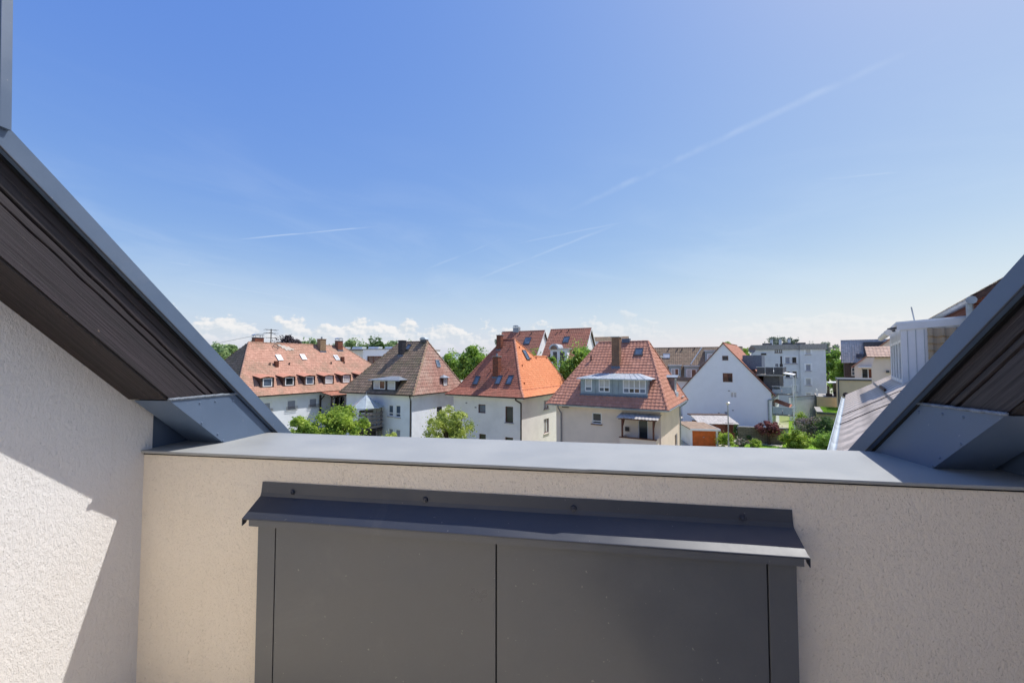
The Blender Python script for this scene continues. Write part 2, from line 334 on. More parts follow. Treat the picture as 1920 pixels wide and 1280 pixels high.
def wall_face(mb, o, Rv, Uv, Nv, outline, holes, depth=.16):
    """outline and holes in (a, b) wall coordinates; real openings with reveals."""
    o, Rv, Uv, Nv = V(o), V(Rv), V(Uv), V(Nv)
    bm = bmesh.new(); es = []
    def loop(pts):
        vv = [bm.verts.new((a, b, 0)) for a, b in pts]
        for i in range(len(vv)): es.append(bm.edges.new((vv[i], vv[(i+1) % len(vv)])))
    loop(outline)
    for a0, b0, a1, b1 in holes: loop([(a0, b0), (a1, b0), (a1, b1), (a0, b1)])
    bmesh.ops.triangle_fill(bm, use_beauty=True, edges=es, normal=(0, 0, 1))
    bm.verts.index_update()
    flip = Rv.cross(Uv).dot(Nv) < 0
    vs = [o+Rv*v.co.x+Uv*v.co.y for v in bm.verts]
    fs = []
    for f in bm.faces:
        idx = [v.index for v in f.verts]
        if (f.normal.z < 0) != flip: idx = idx[::-1]
        fs.append(tuple(idx))
    mb.add(vs, fs); bm.free()
    for a0, b0, a1, b1 in holes:
        c = [o+Rv*a+Uv*b for a, b in ((a0, b0), (a1, b0), (a1, b1), (a0, b1))]; d = [p-Nv*depth for p in c]
        mb.add(c+d, [(0, 1, 5, 4), (1, 2, 6, 5), (2, 3, 7, 6), (3, 0, 4, 7)])

def window(parent, o, Rv, Uv, Nv, w, h, cols=1, rows=1, fr=.06, frame='white_frame', pane='glass_dark', sill='sill_stone', recess=.12, split=None, blind=None, label=None):
    """frame > pane, sill; o = lower left corner of the opening on the wall plane."""
    o, Rv, Uv, Nv = V(o), V(Rv), V(Uv), V(Nv); o2 = o-Nv*recess
    mb = MB()
    def bar(a0, b0, a1, b1, dd=.05): mb.obox(o2+Rv*a0+Uv*b0, Rv*(a1-a0), Uv*(b1-b0), Nv*dd)
    bar(0, 0, w, fr); bar(0, h-fr, w, h); bar(0, fr, fr, h-fr); bar(w-fr, fr, w, h-fr)
    xs = [fr+(w-2*fr)*i/cols for i in range(cols+1)]
    ys = [fr+(h-2*fr)*i/rows for i in range(rows+1)] if not split else [fr, h*split, h-fr]
    for x in xs[1:-1]: bar(x-fr*.5, fr, x+fr*.5, h-fr, .047)
    for y in ys[1:-1]: bar(fr, y-fr*.5, w-fr, y+fr*.5, .044)
    win = mb.build('window', frame, parent)
    if label: win['label'] = label
    k = 0
    for x0, x1 in zip(xs, xs[1:]):
        for y0, y1 in zip(ys, ys[1:]):
            pm = pane[k % len(pane)] if isinstance(pane, (list, tuple)) else pane; k += 1
            MB().obox(o2+Rv*(x0-.004)+Uv*(y0-.004)+Nv*.004, Rv*(x1-x0+.008), Uv*(y1-y0+.008), Nv*.014).build('pane', pm, win)
    if blind: MB().obox(o2+Rv*fr+Uv*(fr+(h-2*fr)*(1-blind))+Nv*.022, Rv*(w-2*fr), Uv*(h-2*fr)*blind, Nv*.012).build('roller_blind', 'roller_blind', win)
    if sill: MB().obox(o-Rv*.07-Uv*.06-Nv*(recess-.052), Rv*(w+.14), Uv*.055, Nv*(recess+.05)).build('sill', sill, win)
    return win

def roof_plane(parent, a, b, tb, ta, mat, kind='pan', cw=.24, ch=.32, name='roof_slope', deck='brown_render', seed=0):
    """a, b: eave corners left to right seen from outside; tb, ta: top right and top left."""
    a, b, tb, ta = V(a), V(b), V(tb), V(ta)
    rnd = random.Random(seed*7+11)
    ex = (b-a).normalized(); N = ex.cross(ta-a if (ta-a).length > .01 else tb-a).normalized(); es = N.cross(ex)
    Sx = (ta-a).dot(es); xa, xb, xt = (ta-a).dot(ex), (b-a).length, (tb-a).dot(ex)
    top = [a, b]+([tb] if (tb-ta).length < .01 else [tb, ta])
    sl = MB().prism([p-N*.012 for p in top], -N*.07).build(name, deck, parent)
    vs, fs = [], []
    prof = [(0, .008), (.14, .019), (.30, .021), (.44, .008), (.62, 0), (.86, .001), (1, .008)] if kind == 'pan' else [(0, 0), (1, 0)]
    np_ = len(prof); rows = max(1, int(round(Sx/ch))); ch = Sx/rows; th = .034 if kind == 'pan' else .026
    for i in range(rows):
        s0, s1 = i*ch, min(Sx, (i+1)*ch+ch*.12); f0 = (s0+.35*ch)/Sx
        l, r = xa*f0, xb+(xt-xb)*f0
        if r-l < .05: continue
        x = l-(cw*.5 if (i % 2 and kind != 'pan') else 0)
        x = math.floor(x/cw)*cw-(cw*.5 if (i % 2 and kind != 'pan') else 0)
        while x < r:
            x0, x1 = max(x, l), min(x+cw*(1.0 if kind == 'pan' else .97), r)
            if x1-x0 > .03:
                k = len(vs); w = x1-x0; j = rnd.uniform(-.006, .006); e = rnd.uniform(-.008, .008)
                for (fx, hz) in prof: vs.append(a+ex*(x0+w*fx)+es*(s0+e)+N*(hz+th+j))
                for (fx, hz) in prof: vs.append(a+ex*(x0+w*fx)+es*s1+N*(hz+.004))
                for (fx, hz) in prof: vs.append(a+ex*(x0+w*fx)+es*(s0+e)+N*(hz-.006+j))
                for q in range(np_-1):
                    fs.append((k+q, k+q+1, k+np_+q+1, k+np_+q)); fs.append((k+2*np_+q, k+2*np_+q+1, k+q+1, k+q))
            x += cw
    me = bpy.data.meshes.new('roof_tiles'); me.from_pydata([tuple(v) for v in vs], [], fs); me.update()
    t = link(me, 'roof_tiles', mat, sl, kind == 'pan' and False); t['kind'] = 'stuff'
    return sl
def ridge(parent, p, q, mat, r=.11, seg=.36):
    p, q = V(p), V(q); d = (q-p); n = max(2, int(d.length/seg)); dn = d.normalized(); side = dn.cross(V((0, 0, 1))).normalized(); up = side.cross(dn)
    mb = MB()
    for i in range(n):
        a, b = p+d*(i/n)-dn*.03, p+d*((i+1)/n); vs = []
        for c, rr in ((a, r*1.12), (b, r*.9)):
            for k in range(6): an = math.pi*k/5; vs.append(c+side*math.cos(an)*rr+up*(math.sin(an)*rr*.8-.03))
        mb.add(vs, [(k, k+1, 7+k, 6+k) for k in range(5)]+[(5, 4, 3, 2, 1, 0)])
    o = mb.build('ridge_tiles', mat, parent); o['kind'] = 'stuff'; return o

class Site:
    """a surveyed house: local x to the right along the front, y away from the street, z up."""
    def __init__(s, name, label, cat, corner_px, ze, yaw, group=None):
        c = at_z(*corner_px, ze); s.o = V((c.x, c.y, 0)); s.yaw = R(yaw); s.ze = ze
        s.root = thing(name, label, cat, s.o, -s.yaw, group)
        s.U = V((math.cos(s.yaw), -math.sin(s.yaw), 0)); s.W = V((math.sin(s.yaw), math.cos(s.yaw), 0))
    def loc(s, P): d = V(P)-s.o; return V((d.dot(s.U), d.dot(s.W), d.z))
    def on(s, px, p0, n):
        """point where the sight line meets a local plane"""
        e = s.loc(EYE); r = ray(*px); rl = V((r.dot(s.U), r.dot(s.W), r.z)); p0, n = V(p0), V(n)
        return e+rl*((p0-e).dot(n)/rl.dot(n))
    def front(s, px, y): return s.on(px, (0, y, 0), (0, 1, 0))
    def side(s, px, x): return s.on(px, (x, 0, 0), (1, 0, 0))

X_, Y_, Z_ = V((1, 0, 0)), V((0, 1, 0)), V((0, 0, 1))
def holes_front(site, rects, y):
    out = []
    for (k, x0, y0, x1, y1) in rects:
        a = site.front(S(k, x0, y1), y); b = site.front(S(k, x1, y0), y); c = site.front(S(k, x1, y1), y)
        out.append((a.x, (a.z+c.z)/2, c.x, b.z))
    return out
def holes_side(site, rects, x):
    out = []
    for (k, x0, y0, x1, y1) in rects:
        a = site.side(S(k, x0, y1), x); b = site.side(S(k, x1, y0), x); c = site.side(S(k, x1, y1), x)
        out.append((a.y, (a.z+c.z)/2, c.y, b.z))
    return out

def skylight(root, P, ex, es, N, w, h, glass='glass_sky', frame='zinc_dark'):
    o = P-ex*w/2-es*h/2+N*.03; mb = MB(); t = .07
    for a0, b0, a1, b1 in ((0, 0, w, t), (0, h-t, w, h), (0, t, t, h-t), (w-t, t, w, h-t)): mb.obox(o+ex*a0+es*b0, ex*(a1-a0), es*(b1-b0), N*.09)
    f = mb.build('skylight', frame, root)
    MB().obox(o+ex*t+es*t+N*.03, ex*(w-2*t), es*(h-2*t), N*.03).build('pane', glass, f); return f
def chimney(root, P, wx, wy, z0, z1, mat, cap='concrete', capt=.08, pots=0, cowl=False, lead=True):
    c = MB().box(P.x-wx/2, P.y-wy/2, z0, P.x+wx/2, P.y+wy/2, z1).build('chimney', mat, root)
    MB().box(P.x-wx/2-.05, P.y-wy/2-.05, z1, P.x+wx/2+.05, P.y+wy/2+.05, z1+capt).build('chimney_cap', cap, c)
    if lead: MB().box(P.x-wx/2-.04, P.y-wy/2-.04, z0+.0, P.x+wx/2+.04, P.y+wy/2+.04, P.z+.16).build('lead_collar', 'lead', c)
    for i in range(pots): MB().tube((P.x+(i-(pots-1)/2)*.3, P.y, z1+capt), (P.x+(i-(pots-1)/2)*.3, P.y, z1+capt+.25), .1, 10).build('flue', 'zinc', c)
    if cowl:
        mb = MB()
        for sx in (-1, 1):
            for sy in (-1, 1): mb.box(P.x+sx*wx*.4-.02, P.y+sy*wy*.4-.02, z1+capt, P.x+sx*wx*.4+.02, P.y+sy*wy*.4+.02, z1+capt+.2)
        n = 8; vs = []
        for e in (-1, 1):
            for k in range(n+1): an = math.pi*k/n; vs.append((P.x-math.cos(an)*wx*.55, P.y+e*wy*.55, z1+capt+.18+math.sin(an)*.2))
        mb.add(vs, [(k, k+1, n+2+k, n+1+k) for k in range(n)]+[tuple(range(n, -1, -1)), tuple(range(n+1, 2*n+2))])
        mb.build('cowl', 'zinc_light', c)
    return c
def vent(root, P, h=.35, r=.06, mat='gutter_brown'):
    v_ = MB().tube(P-V((0, 0, .1)), P+V((0, 0, h)), r, 8).build('vent_pipe', mat, root); MB().tube(P+V((0, 0, h)), P+V((0, 0, h+.05)), r*1.5, 8).build('vent_cap', mat, v_)
def gutter(root, p, q, mat, r=.075):
    p, q = V(p), V(q); d = (q-p).normalized(); sd = d.cross(Z_).normalized(); vs = []; n = 8; mb = MB()
    for c in (p, q):
        for k in range(n+1): an = math.pi+math.pi*k/n; vs.append(c+sd*math.cos(an)*r+Z_*math.sin(an)*r)
    for c in (p, q):
        for k in range(n+1): an = math.pi+math.pi*k/n; vs.append(c+sd*math.cos(an)*r*.86+Z_*(math.sin(an)*r*.86))
    m = n+1
    mb.add(vs, [(k, k+1, m+k+1, m+k) for k in range(n)]+[(2*m+k+1, 2*m+k, 3*m+k, 3*m+k+1) for k in range(n)]+[(0, m, 3*m, 2*m), (n, 2*m+n, 3*m+n, m+n)]+[(k, 2*m+k, 2*m+k+1, k+1) for k in range(n)]+[(m+k, m+k+1, 3*m+k+1, 3*m+k) for k in range(n)])
    return mb.build('gutter', mat, root)
def hip_geometry(Lx, Ly, ze, zr, hl, hr):
    A, B, Cc, D = V((-Lx, 0, ze)), V((0, 0, ze)), V((0, Ly, ze)), V((-Lx, Ly, ze)); R1, R2 = V((-Lx+hl, Ly/2, zr)), V((-hr, Ly/2, zr)); return A, B, Cc, D, R1, R2
def eaves(root, Lx, Ly, ze, ov, soff, gut, sides='FR'):
    box('soffit', soff, root, -Lx+.06, .06, ze-.16, -.06, Ly-.06, ze-.07)
    g = .06
    gutter(root, (-Lx, -g, ze-.02), (0+g, -g, ze-.02), gut); gutter(root, (g, -g, ze-.02), (g, Ly, ze-.02), gut)

PLACES = {}

# ================================================================== ground, streets, hills
def sheet(name, mat, pts, z, kind='structure'):
    o = MB().add([(x, y, z) for x, y in pts], [tuple(range(len(pts)))]).build(name, mat); o['kind'] = kind; return o
sheet('ground', 'ground_earth', [(-3000, -3000), (3000, -3000), (3000, 3000), (-3000, 3000)], 0)
sheet('road', 'asphalt', [(-60, 9), (4, 3), (60, -6), (60, 0.5), (9, 9.5), (-55, 16)], .004)

# ================================================================== own roof terrace (foreground)
YAW = R(9.3)
ST, CT = math.sin(TH), math.cos(TH)
T = thing('roof_terrace', 'pale stucco roof terrace with grey metal coping and dark sloping rafters in the foreground', 'terrace', (0, 0, HC), -YAW)
def PQ(u, t, q): return V((u, q*ST+t*CT, q*CT-t*ST))       # t down the slope, q square to it
def t_at_w(q, w): return (q*CT-w)/ST
UL, UR, VP, FLOOR = -2.064, 1.604, 1.668, -1.62
# floor slabs
for i in range(-4, 4):
    for j in range(-3, 4):
        x0, x1, y0, y1 = max(UL, i*.6+.004), min(UR, i*.6+.596), max(-1.25, j*.6+.004), min(VP, j*.6+.596)
        if x1-x0 > .05 and y1-y0 > .05: box('floor_slab', 'floor_slab', T, x0, y0, FLOOR-.03, x1, y1, FLOOR)
box('floor_bed', 'dark_gap', T, UL, -1.25, FLOOR-.2, UR, VP, FLOOR-.032)
# walls
def wedge(q, v): return (q-v*ST)/CT
box('parapet_wall', 'stucco_bounce_warm', T, UL-.25, VP, FLOOR-.3, UR+.25, 2.15, -.442)
sw = prism('side_wall', 'stucco_pale', T, [(UL, -1.25, FLOOR-.3), (UL, 1.705, FLOOR-.3), (UL, 1.705, wedge(.958, 1.705)), (UL, -1.25, wedge(.958, -1.25))], (-.25, 0, 0))
prism('side_wall', 'stucco_pale', T, [(UR, -1.25, FLOOR-.3), (UR, 1.705, FLOOR-.3), (UR, 1.705, wedge(.958, 1.705)), (UR, -1.25, wedge(.958, -1.25))], (.25, 0, 0))
# back wall behind the viewer, its unseen glazed door made pale to bounce light
mb = MB(); wall_face(mb, (UL, -1.25, FLOOR), X_, Z_, Y_, [(0, 0), (UR-UL, 0), (UR-UL, 2.6), (0, 2.6)], [(.7, .02, 2.9, 2.15)], .1); mb.build('back_wall', 'stucco_pale', T)
window(T, (UL+.7, -1.25, FLOOR+.02), X_, Z_, Y_, 2.2, 2.13, 2, 1, .08, 'white_frame', 'glass_curtain', None, .08)
# coping: gently dented sheet with a folded drip edge
def coping():
    u0, u1, n, m = UL-.24, UR+.24, 150, 10; v0, v1 = VP-.016, 2.19; vs, fs = [], []
    for j in range(m+1):
        for i in range(n+1):
            u = u0+(u1-u0)*i/n; v = v0+(v1-v0)*j/m
            z = -.42+.0014*noise.noise(V((u*1.1, v*2, 1.7)))
            vv = v+((.0022*noise.noise(V((u*2.2, 0, 9)))-(.006*max(0, 1-abs(u-.02)/.35) if u < .02 else 0)) if j == 0 else 0)
            vs.append((u, vv, z))
    W_ = n+1
    for j in range(m):
        for i in range(n): k = j*W_+i; fs.append((k, k+1, k+W_+1, k+W_))
    k0 = len(vs)
    for i in range(n+1): x, y, z = vs[i]; vs.append((x, y-.0005, z-.006)); 
    for i in range(n+1): x, y, z = vs[i]; vs.append((x, y+.005, z-.0135))
    for i in range(n): fs.append((k0+i, k0+i+1, i+1, i)); fs.append((k0+W_+i, k0+W_+i+1, k0+i+1, k0+i))
    k1 = len(vs)
    for i in range(n+1): x, y, z = vs[m*W_+i]; vs.append((x, y, z-.03))
    for i in range(n): a = m*W_+i; fs.append((a, a+1, k1+i+1, k1+i))
    return MB().add(vs, fs).build('coping', 'coping', T)
coping()
box('coping_shadow_strip', 'dark_gap', T, UL-.22, VP-.003, -.4405, UR+.22, 2.17, -.428)  # black strip drawn as the shadow line under the drip edge
# rafters: the face towards the terrace carries the weathered grain and its cracks
def rafter(uf, sgn, seed, qb=.94, qt=1.20):
    """uf = plane of the visible face, sgn = direction into the terrace"""
    rnd = random.Random(seed); t0 = -1.6; nq, nt = 84, 260; vs, fs = [], []
    cracks = [(rnd.uniform(qb+.03, qt-.05), rnd.uniform(-1, .6), rnd.uniform(.5, 1.6), rnd.uniform(.004, .011), rnd.uniform(.0014, .0028), rnd.uniform(0, 50)) for _ in range(5)]
    cracks += [(qb+.155, -1.6, 3.6, .016, .0032, 3.), (qb+.125, .35, 1.2, .012, .0024, 8.)]
    for j in range(nq+1):
        q = qb+(qt-qb)*j/nq; te = t_at_w(q, -.172)
        for i in range(nt+1):
            t = t0+(te-t0)*i/nt
            d = .0007*noise.noise(V((t*1.6, q*60, seed)))+.0005*noise.noise(V((t*4, q*190, seed+5)))+.0012*noise.noise(V((t*.8, q*9, seed+2)))
            for qc, ts, ln, dep, wd, ph in cracks:
                if ts < t < ts+ln:
                    qq = qc+.009*noise.noise(V((t*.9, ph, 0)))+.0022*noise.noise(V((t*9, ph, 2)))
                    fade = min(1, (t-ts)*6, (ts+ln-t)*6); d -= dep*fade*math.exp(-((q-qq)/wd)**2)
            vs.append(PQ(uf+sgn*d, t, q))
    W_ = nt+1
    for j in range(nq):
        for i in range(nt):
            k = j*W_+i; f = (k, k+1, k+W_+1, k+W_); fs.append(f if sgn > 0 else f[::-1])
    r = MB().add(vs, fs)
    ub = uf-sgn*.205
    te0, te1 = t_at_w(qb, -.172), t_at_w(qt, -.172)
    b = [PQ(uf, t0, qb), PQ(uf, te0, qb), PQ(uf, te1, qt), PQ(uf, t0, qt)]; c = [p+V((ub-uf, 0, 0)) for p in b]
    r.add(b+c, [(0, 1, 5, 4), (1, 2, 6, 5), (2, 3, 7, 6), (3, 0, 4, 7), (4, 5, 6, 7)])
    ra = r.build('rafter', 'rafter_wood', T)
    te = t_at_w(qb-.009, -.172)
    so_ = [PQ(uf-sgn*.004, t0, qb-.009), PQ(uf-sgn*.004, te, qb-.009), PQ(uf-sgn*.004, te, qb-.001), PQ(uf-sgn*.004, t0, qb-.001)]
    prism('soffit_board', 'rafter_soffit', T, so_, (-sgn*.215, 0, 0))
    # metal clad foot standing on the coping
    um = uf+sgn*.012; lo, hi = qb-.012, 1.19
    vw = lambda q, w: V((um, (q-w*CT)/ST, w))
    foot = prism('rafter_foot_cladding', 'flashing', T, [vw(lo, -.176), vw(hi, -.176), vw(hi, -.4215), vw(lo+.012, -.4215)], (-sgn*.20, 0, 0))
    # folded hem and sealing bead along its top
    mb = MB(); pts = 40; rn = random.Random(seed+3)
    for i in range(pts):
        a, b_ = vw(lo, -.17), vw(hi-.01, -.17); p = a.lerp(b_, i/pts); q = a.lerp(b_, (i+1)/pts)
        mb.tube(p+V((0, 0, rn.uniform(-.0012, .0012))), q+V((sgn*.001, .002, rn.uniform(-.0012, .0012))), rn.uniform(.0062, .0072), 6, rn.uniform(.0062, .0072))
    mb.build('sealant_bead', 'sealant', foot, True)
    for (fq, w) in ((.3, -.20), (.55, -.20), (.85, -.205), (.02, -.30), (.06, -.37), (.03, -.41)):
        q = lo+.012+(hi-lo-.03)*fq; p = vw(q, w); MB().tube(p, p+V((sgn*.004, 0, 0)), .006, 10, .0035).build('rivet', 'flashing', foot)
    return ra
m_plain('sealant', C(120, 128, 138), .6, var=.2, scale=30)
rafter(-1.85, 1, 4); rafter(1.39, -1, 9)
# flashing strips on the verge, black strip as the gap's shade below them, roof slopes to either side
for uf, sgn, q0, q1 in ((-1.82, 1, 1.174, 1.243), (1.355, -1, 1.163, 1.236)):
    n = 120; vs, fs = [], []; t0, t1 = -1.7, 3.6
    for i in range(n+1):
        t = t0+(t1-t0)*i/n; b = .0018*noise.noise(V((t*2.3, uf, 0)))
        for du, q in ((0, q0), (0, q1), (-.10, q1+.004), (-.10, q0)): vs.append(PQ(uf+sgn*(du+(b if du == 0 else 0)), t, q+.6*b))
    for i in range(n):
        k = i*4
        for a in range(4): f = (k+a, k+(a+1) % 4, k+4+(a+1) % 4, k+4+a); fs.append(f[::-1] if sgn > 0 else f)
    fs += [(0, 1, 2, 3), tuple(n*4+i for i in (3, 2, 1, 0))]
    st = MB().add(vs, fs).build('verge_flashing', 'flashing', T)
    MB().tube(PQ(uf+sgn*.002, -1.7, q0+.002), PQ(uf+sgn*.002, 3.4, q0+.002), .0032, 6).build('drip_edge', 'canopy_steel', T)
    prism('gap_shade_strip', 'rubber_gap_black', T, [PQ(uf-sgn*.018, -1.7, q0-.010), PQ(uf-sgn*.018, 2.2, q0-.010), PQ(uf-sgn*.018, 2.2, q0-.001), PQ(uf-sgn*.018, -1.7, q0-.001)], (-sgn*.10, 0, 0))
    prism('roof_lining', 'dark_gap', T, [PQ(uf-sgn*.10, -1.7, q0-.05), PQ(uf-sgn*.10, 5.2, q0-.05), PQ(uf-sgn*.10, 5.2, q0+.0), PQ(uf-sgn*.10, -1.7, q0+.0)], (-sgn*5.5, 0, 0))
    a, b = PQ(uf-sgn*.105, 5.2, q0+.012), PQ(uf-sgn*5.5, 5.2, q0+.012); ta, tb = PQ(uf-sgn*.105, -1.7, q0+.012), PQ(uf-sgn*5.5, -1.7, q0+.012)
    if sgn > 0: a, b, ta, tb = b, a, tb, ta
    roof_plane(T, a, b, tb, ta, 'tiles_brick_red', 'pan', .3, .34)
    # upstand between the coping and the roof, behind the rafter foot
    us = UL-.012 if sgn > 0 else UR+.012
    prism('upstand', 'flashing', T, [(us, 1.70, -.425), (us, 2.35, -.425), (us, 2.35, wedge(1.1, 2.35)), (us, 1.70, wedge(1.1, 1.70))], (-sgn*.02, 0, 0))
# post on the left verge
MB().obox((-1.852, .985, .748), (.046, 0, 0), (0, .027, 0), (-.075, 0, 1.6)).build('post', 'flashing', T); MB().obox((-1.99, .98, .76), (.136, 0, 0), (0, .03, 0), (-.075, 0, 1.6)).build('post_seal', 'rubber_gap_black', T)
# outer body of the own house below the terrace
box('outer_wall', 'wall_cream', T, -7.2, 2.0, -HC, 6.8, 3.4, -2.9); roof_plane(T, PQ(-1.9, 5.2, 1.17), PQ(1.44, 5.2, 1.17), PQ(1.44, 2.35, 1.17), PQ(-1.9, 2.35, 1.17), 'tiles_brick_red', 'pan', .3, .34)

# cabinet below its drip canopy
CB = thing('storage_cabinet', 'dark grey two-door cabinet under a sheet metal drip canopy against the parapet', 'cabinet', T.matrix_world @ V((0, 0, 0)) + V((0, 0, HC)), -YAW)
VF = 1.575
box('carcass', 'dark_gap', CB, -1.35, VF+.008, FLOOR+.002, .73, VP-.002, -.692)
for n_, a, b in (('stile', -1.358, -1.276), ('panel', -1.270, -.3215), ('panel', -.3165, .640), ('stile', .646, .736)):
    bevel(box(n_, 'cabinet_steel', CB, a, VF-(.002 if n_ == 'panel' else 0), FLOOR+.03, b, VF+.02, -.690), .0015)
mb = MB(); can = [(1.6655, -.540), (1.6635, -.540), (1.6575, -.585), (1.6520, -.6005), (1.5560, -.661), (1.5540, -.663), (1.5545, -.668), (1.5575, -.668), (1.5575, -.6665), (1.654, -.606), (1.661, -.588), (1.6655, -.575)]
vs = []; nseg = 60
for i in range(nseg+1):
    u = -1.417+2.184*i/nseg; k = .0015*noise.noise(V((u*2.5, 0, 3)))
    vs += [(u, v-(k if v < 1.6 else 0), w+k) for v, w in can]
nn = len(can); fs = [(i*nn+a, i*nn+(a+1) % nn, (i+1)*nn+(a+1) % nn, (i+1)*nn+a) for i in range(nseg) for a in range(nn)]
fs += [tuple(range(nn))[::-1], tuple(nseg*nn+a for a in range(nn))]
canopy = MB().add(vs, fs).build('canopy', 'canopy_steel', CB)
box('front_plate', 'cabinet_steel', CB, -1.385, 1.5545, -.693, .750, 1.5568, -.6685); box('top_rail', 'dark_gap', CB, -1.36, 1.560, -.691, .738, 1.577, -.672)
for u in (-1.262, -.641, -.025, .596):
    s_ = MB().tube((u, 1.659, -.577), (u, 1.650, -.578), .0125, 14, .010); s_.tube((u, 1.650, -.578), (u, 1.645, -.5785), .0075, 12, .005); s_.build('screw', 'canopy_steel', canopy, False)
for u, e in ((-1.4185, -1), (.7685, 1)):
    MB().prism([(u, 1.5575, -.664), (u, 1.5575, -.695), (u, 1.578, -.688), (u, 1.60, -.652)], (e*.003, 0, 0)).build('canopy_end', 'canopy_steel', canopy)

# ================================================================== houses
def hip_house_roof(st, Lx, Ly, zr, hl, hr, mats, kind, cw, ch, rm, seed=1):
    A, B, Cc, D, R1, R2 = hip_geometry(Lx, Ly, st.ze, zr, hl, hr); rt = st.root
    roof_plane(rt, A, B, R2, R1, mats[0], kind, cw, ch, seed=seed); roof_plane(rt, B, Cc, R2, R2, mats[1], kind, cw, ch, seed=seed+1)
    roof_plane(rt, Cc, D, R1, R2, mats[2], kind, cw, ch, seed=seed+2); roof_plane(rt, D, A, R1, R1, mats[3], kind, cw, ch, seed=seed+3)
    ridge(rt, R1, R2, rm)
    for p, q in ((A, R1), (B, R2), (Cc, R2), (D, R1)): ridge(rt, p, q, rm)
    return A, B, Cc, D, R1, R2
def slope_axes(a, b, t):
    ex = (b-a).normalized(); N = ex.cross(t-a).normalized(); return ex, N.cross(ex), N
def walls(st, Lx, Ly, ov, top, mat, fh=(), rh=()):
    x0, x1, y0, y1 = -Lx+ov, -ov, ov, Ly-ov; mb = MB()
    wall_face(mb, (0, y0, 0), X_, Z_, -Y_, [(x0, 0), (x1, 0), (x1, top), (x0, top)], fh)
    wall_face(mb, (x1, 0, 0), Y_, Z_, X_, [(y0, 0), (y1, 0), (y1, top), (y0, top)], rh)
    wall_face(mb, (0, y1, 0), X_, Z_, Y_, [(x0, 0), (x1, 0), (x1, top), (x0, top)], ())
    wall_face(mb, (x0, 0, 0), Y_, Z_, -X_, [(y0, 0), (y1, 0), (y1, top), (y0, top)], ())
    return mb.build('wall', mat, st.root)
def wins_front(st, hs, y, **k): return [window(st.root, (a, y, b), X_, Z_, -Y_, c-a, d-b, **k) for a, b, c, d in hs]
def wins_side(st, hs, x, **k): return [window(st.root, (x, a, b), Y_, Z_, X_, c-a, d-b, **k) for a, b, c, d in hs]

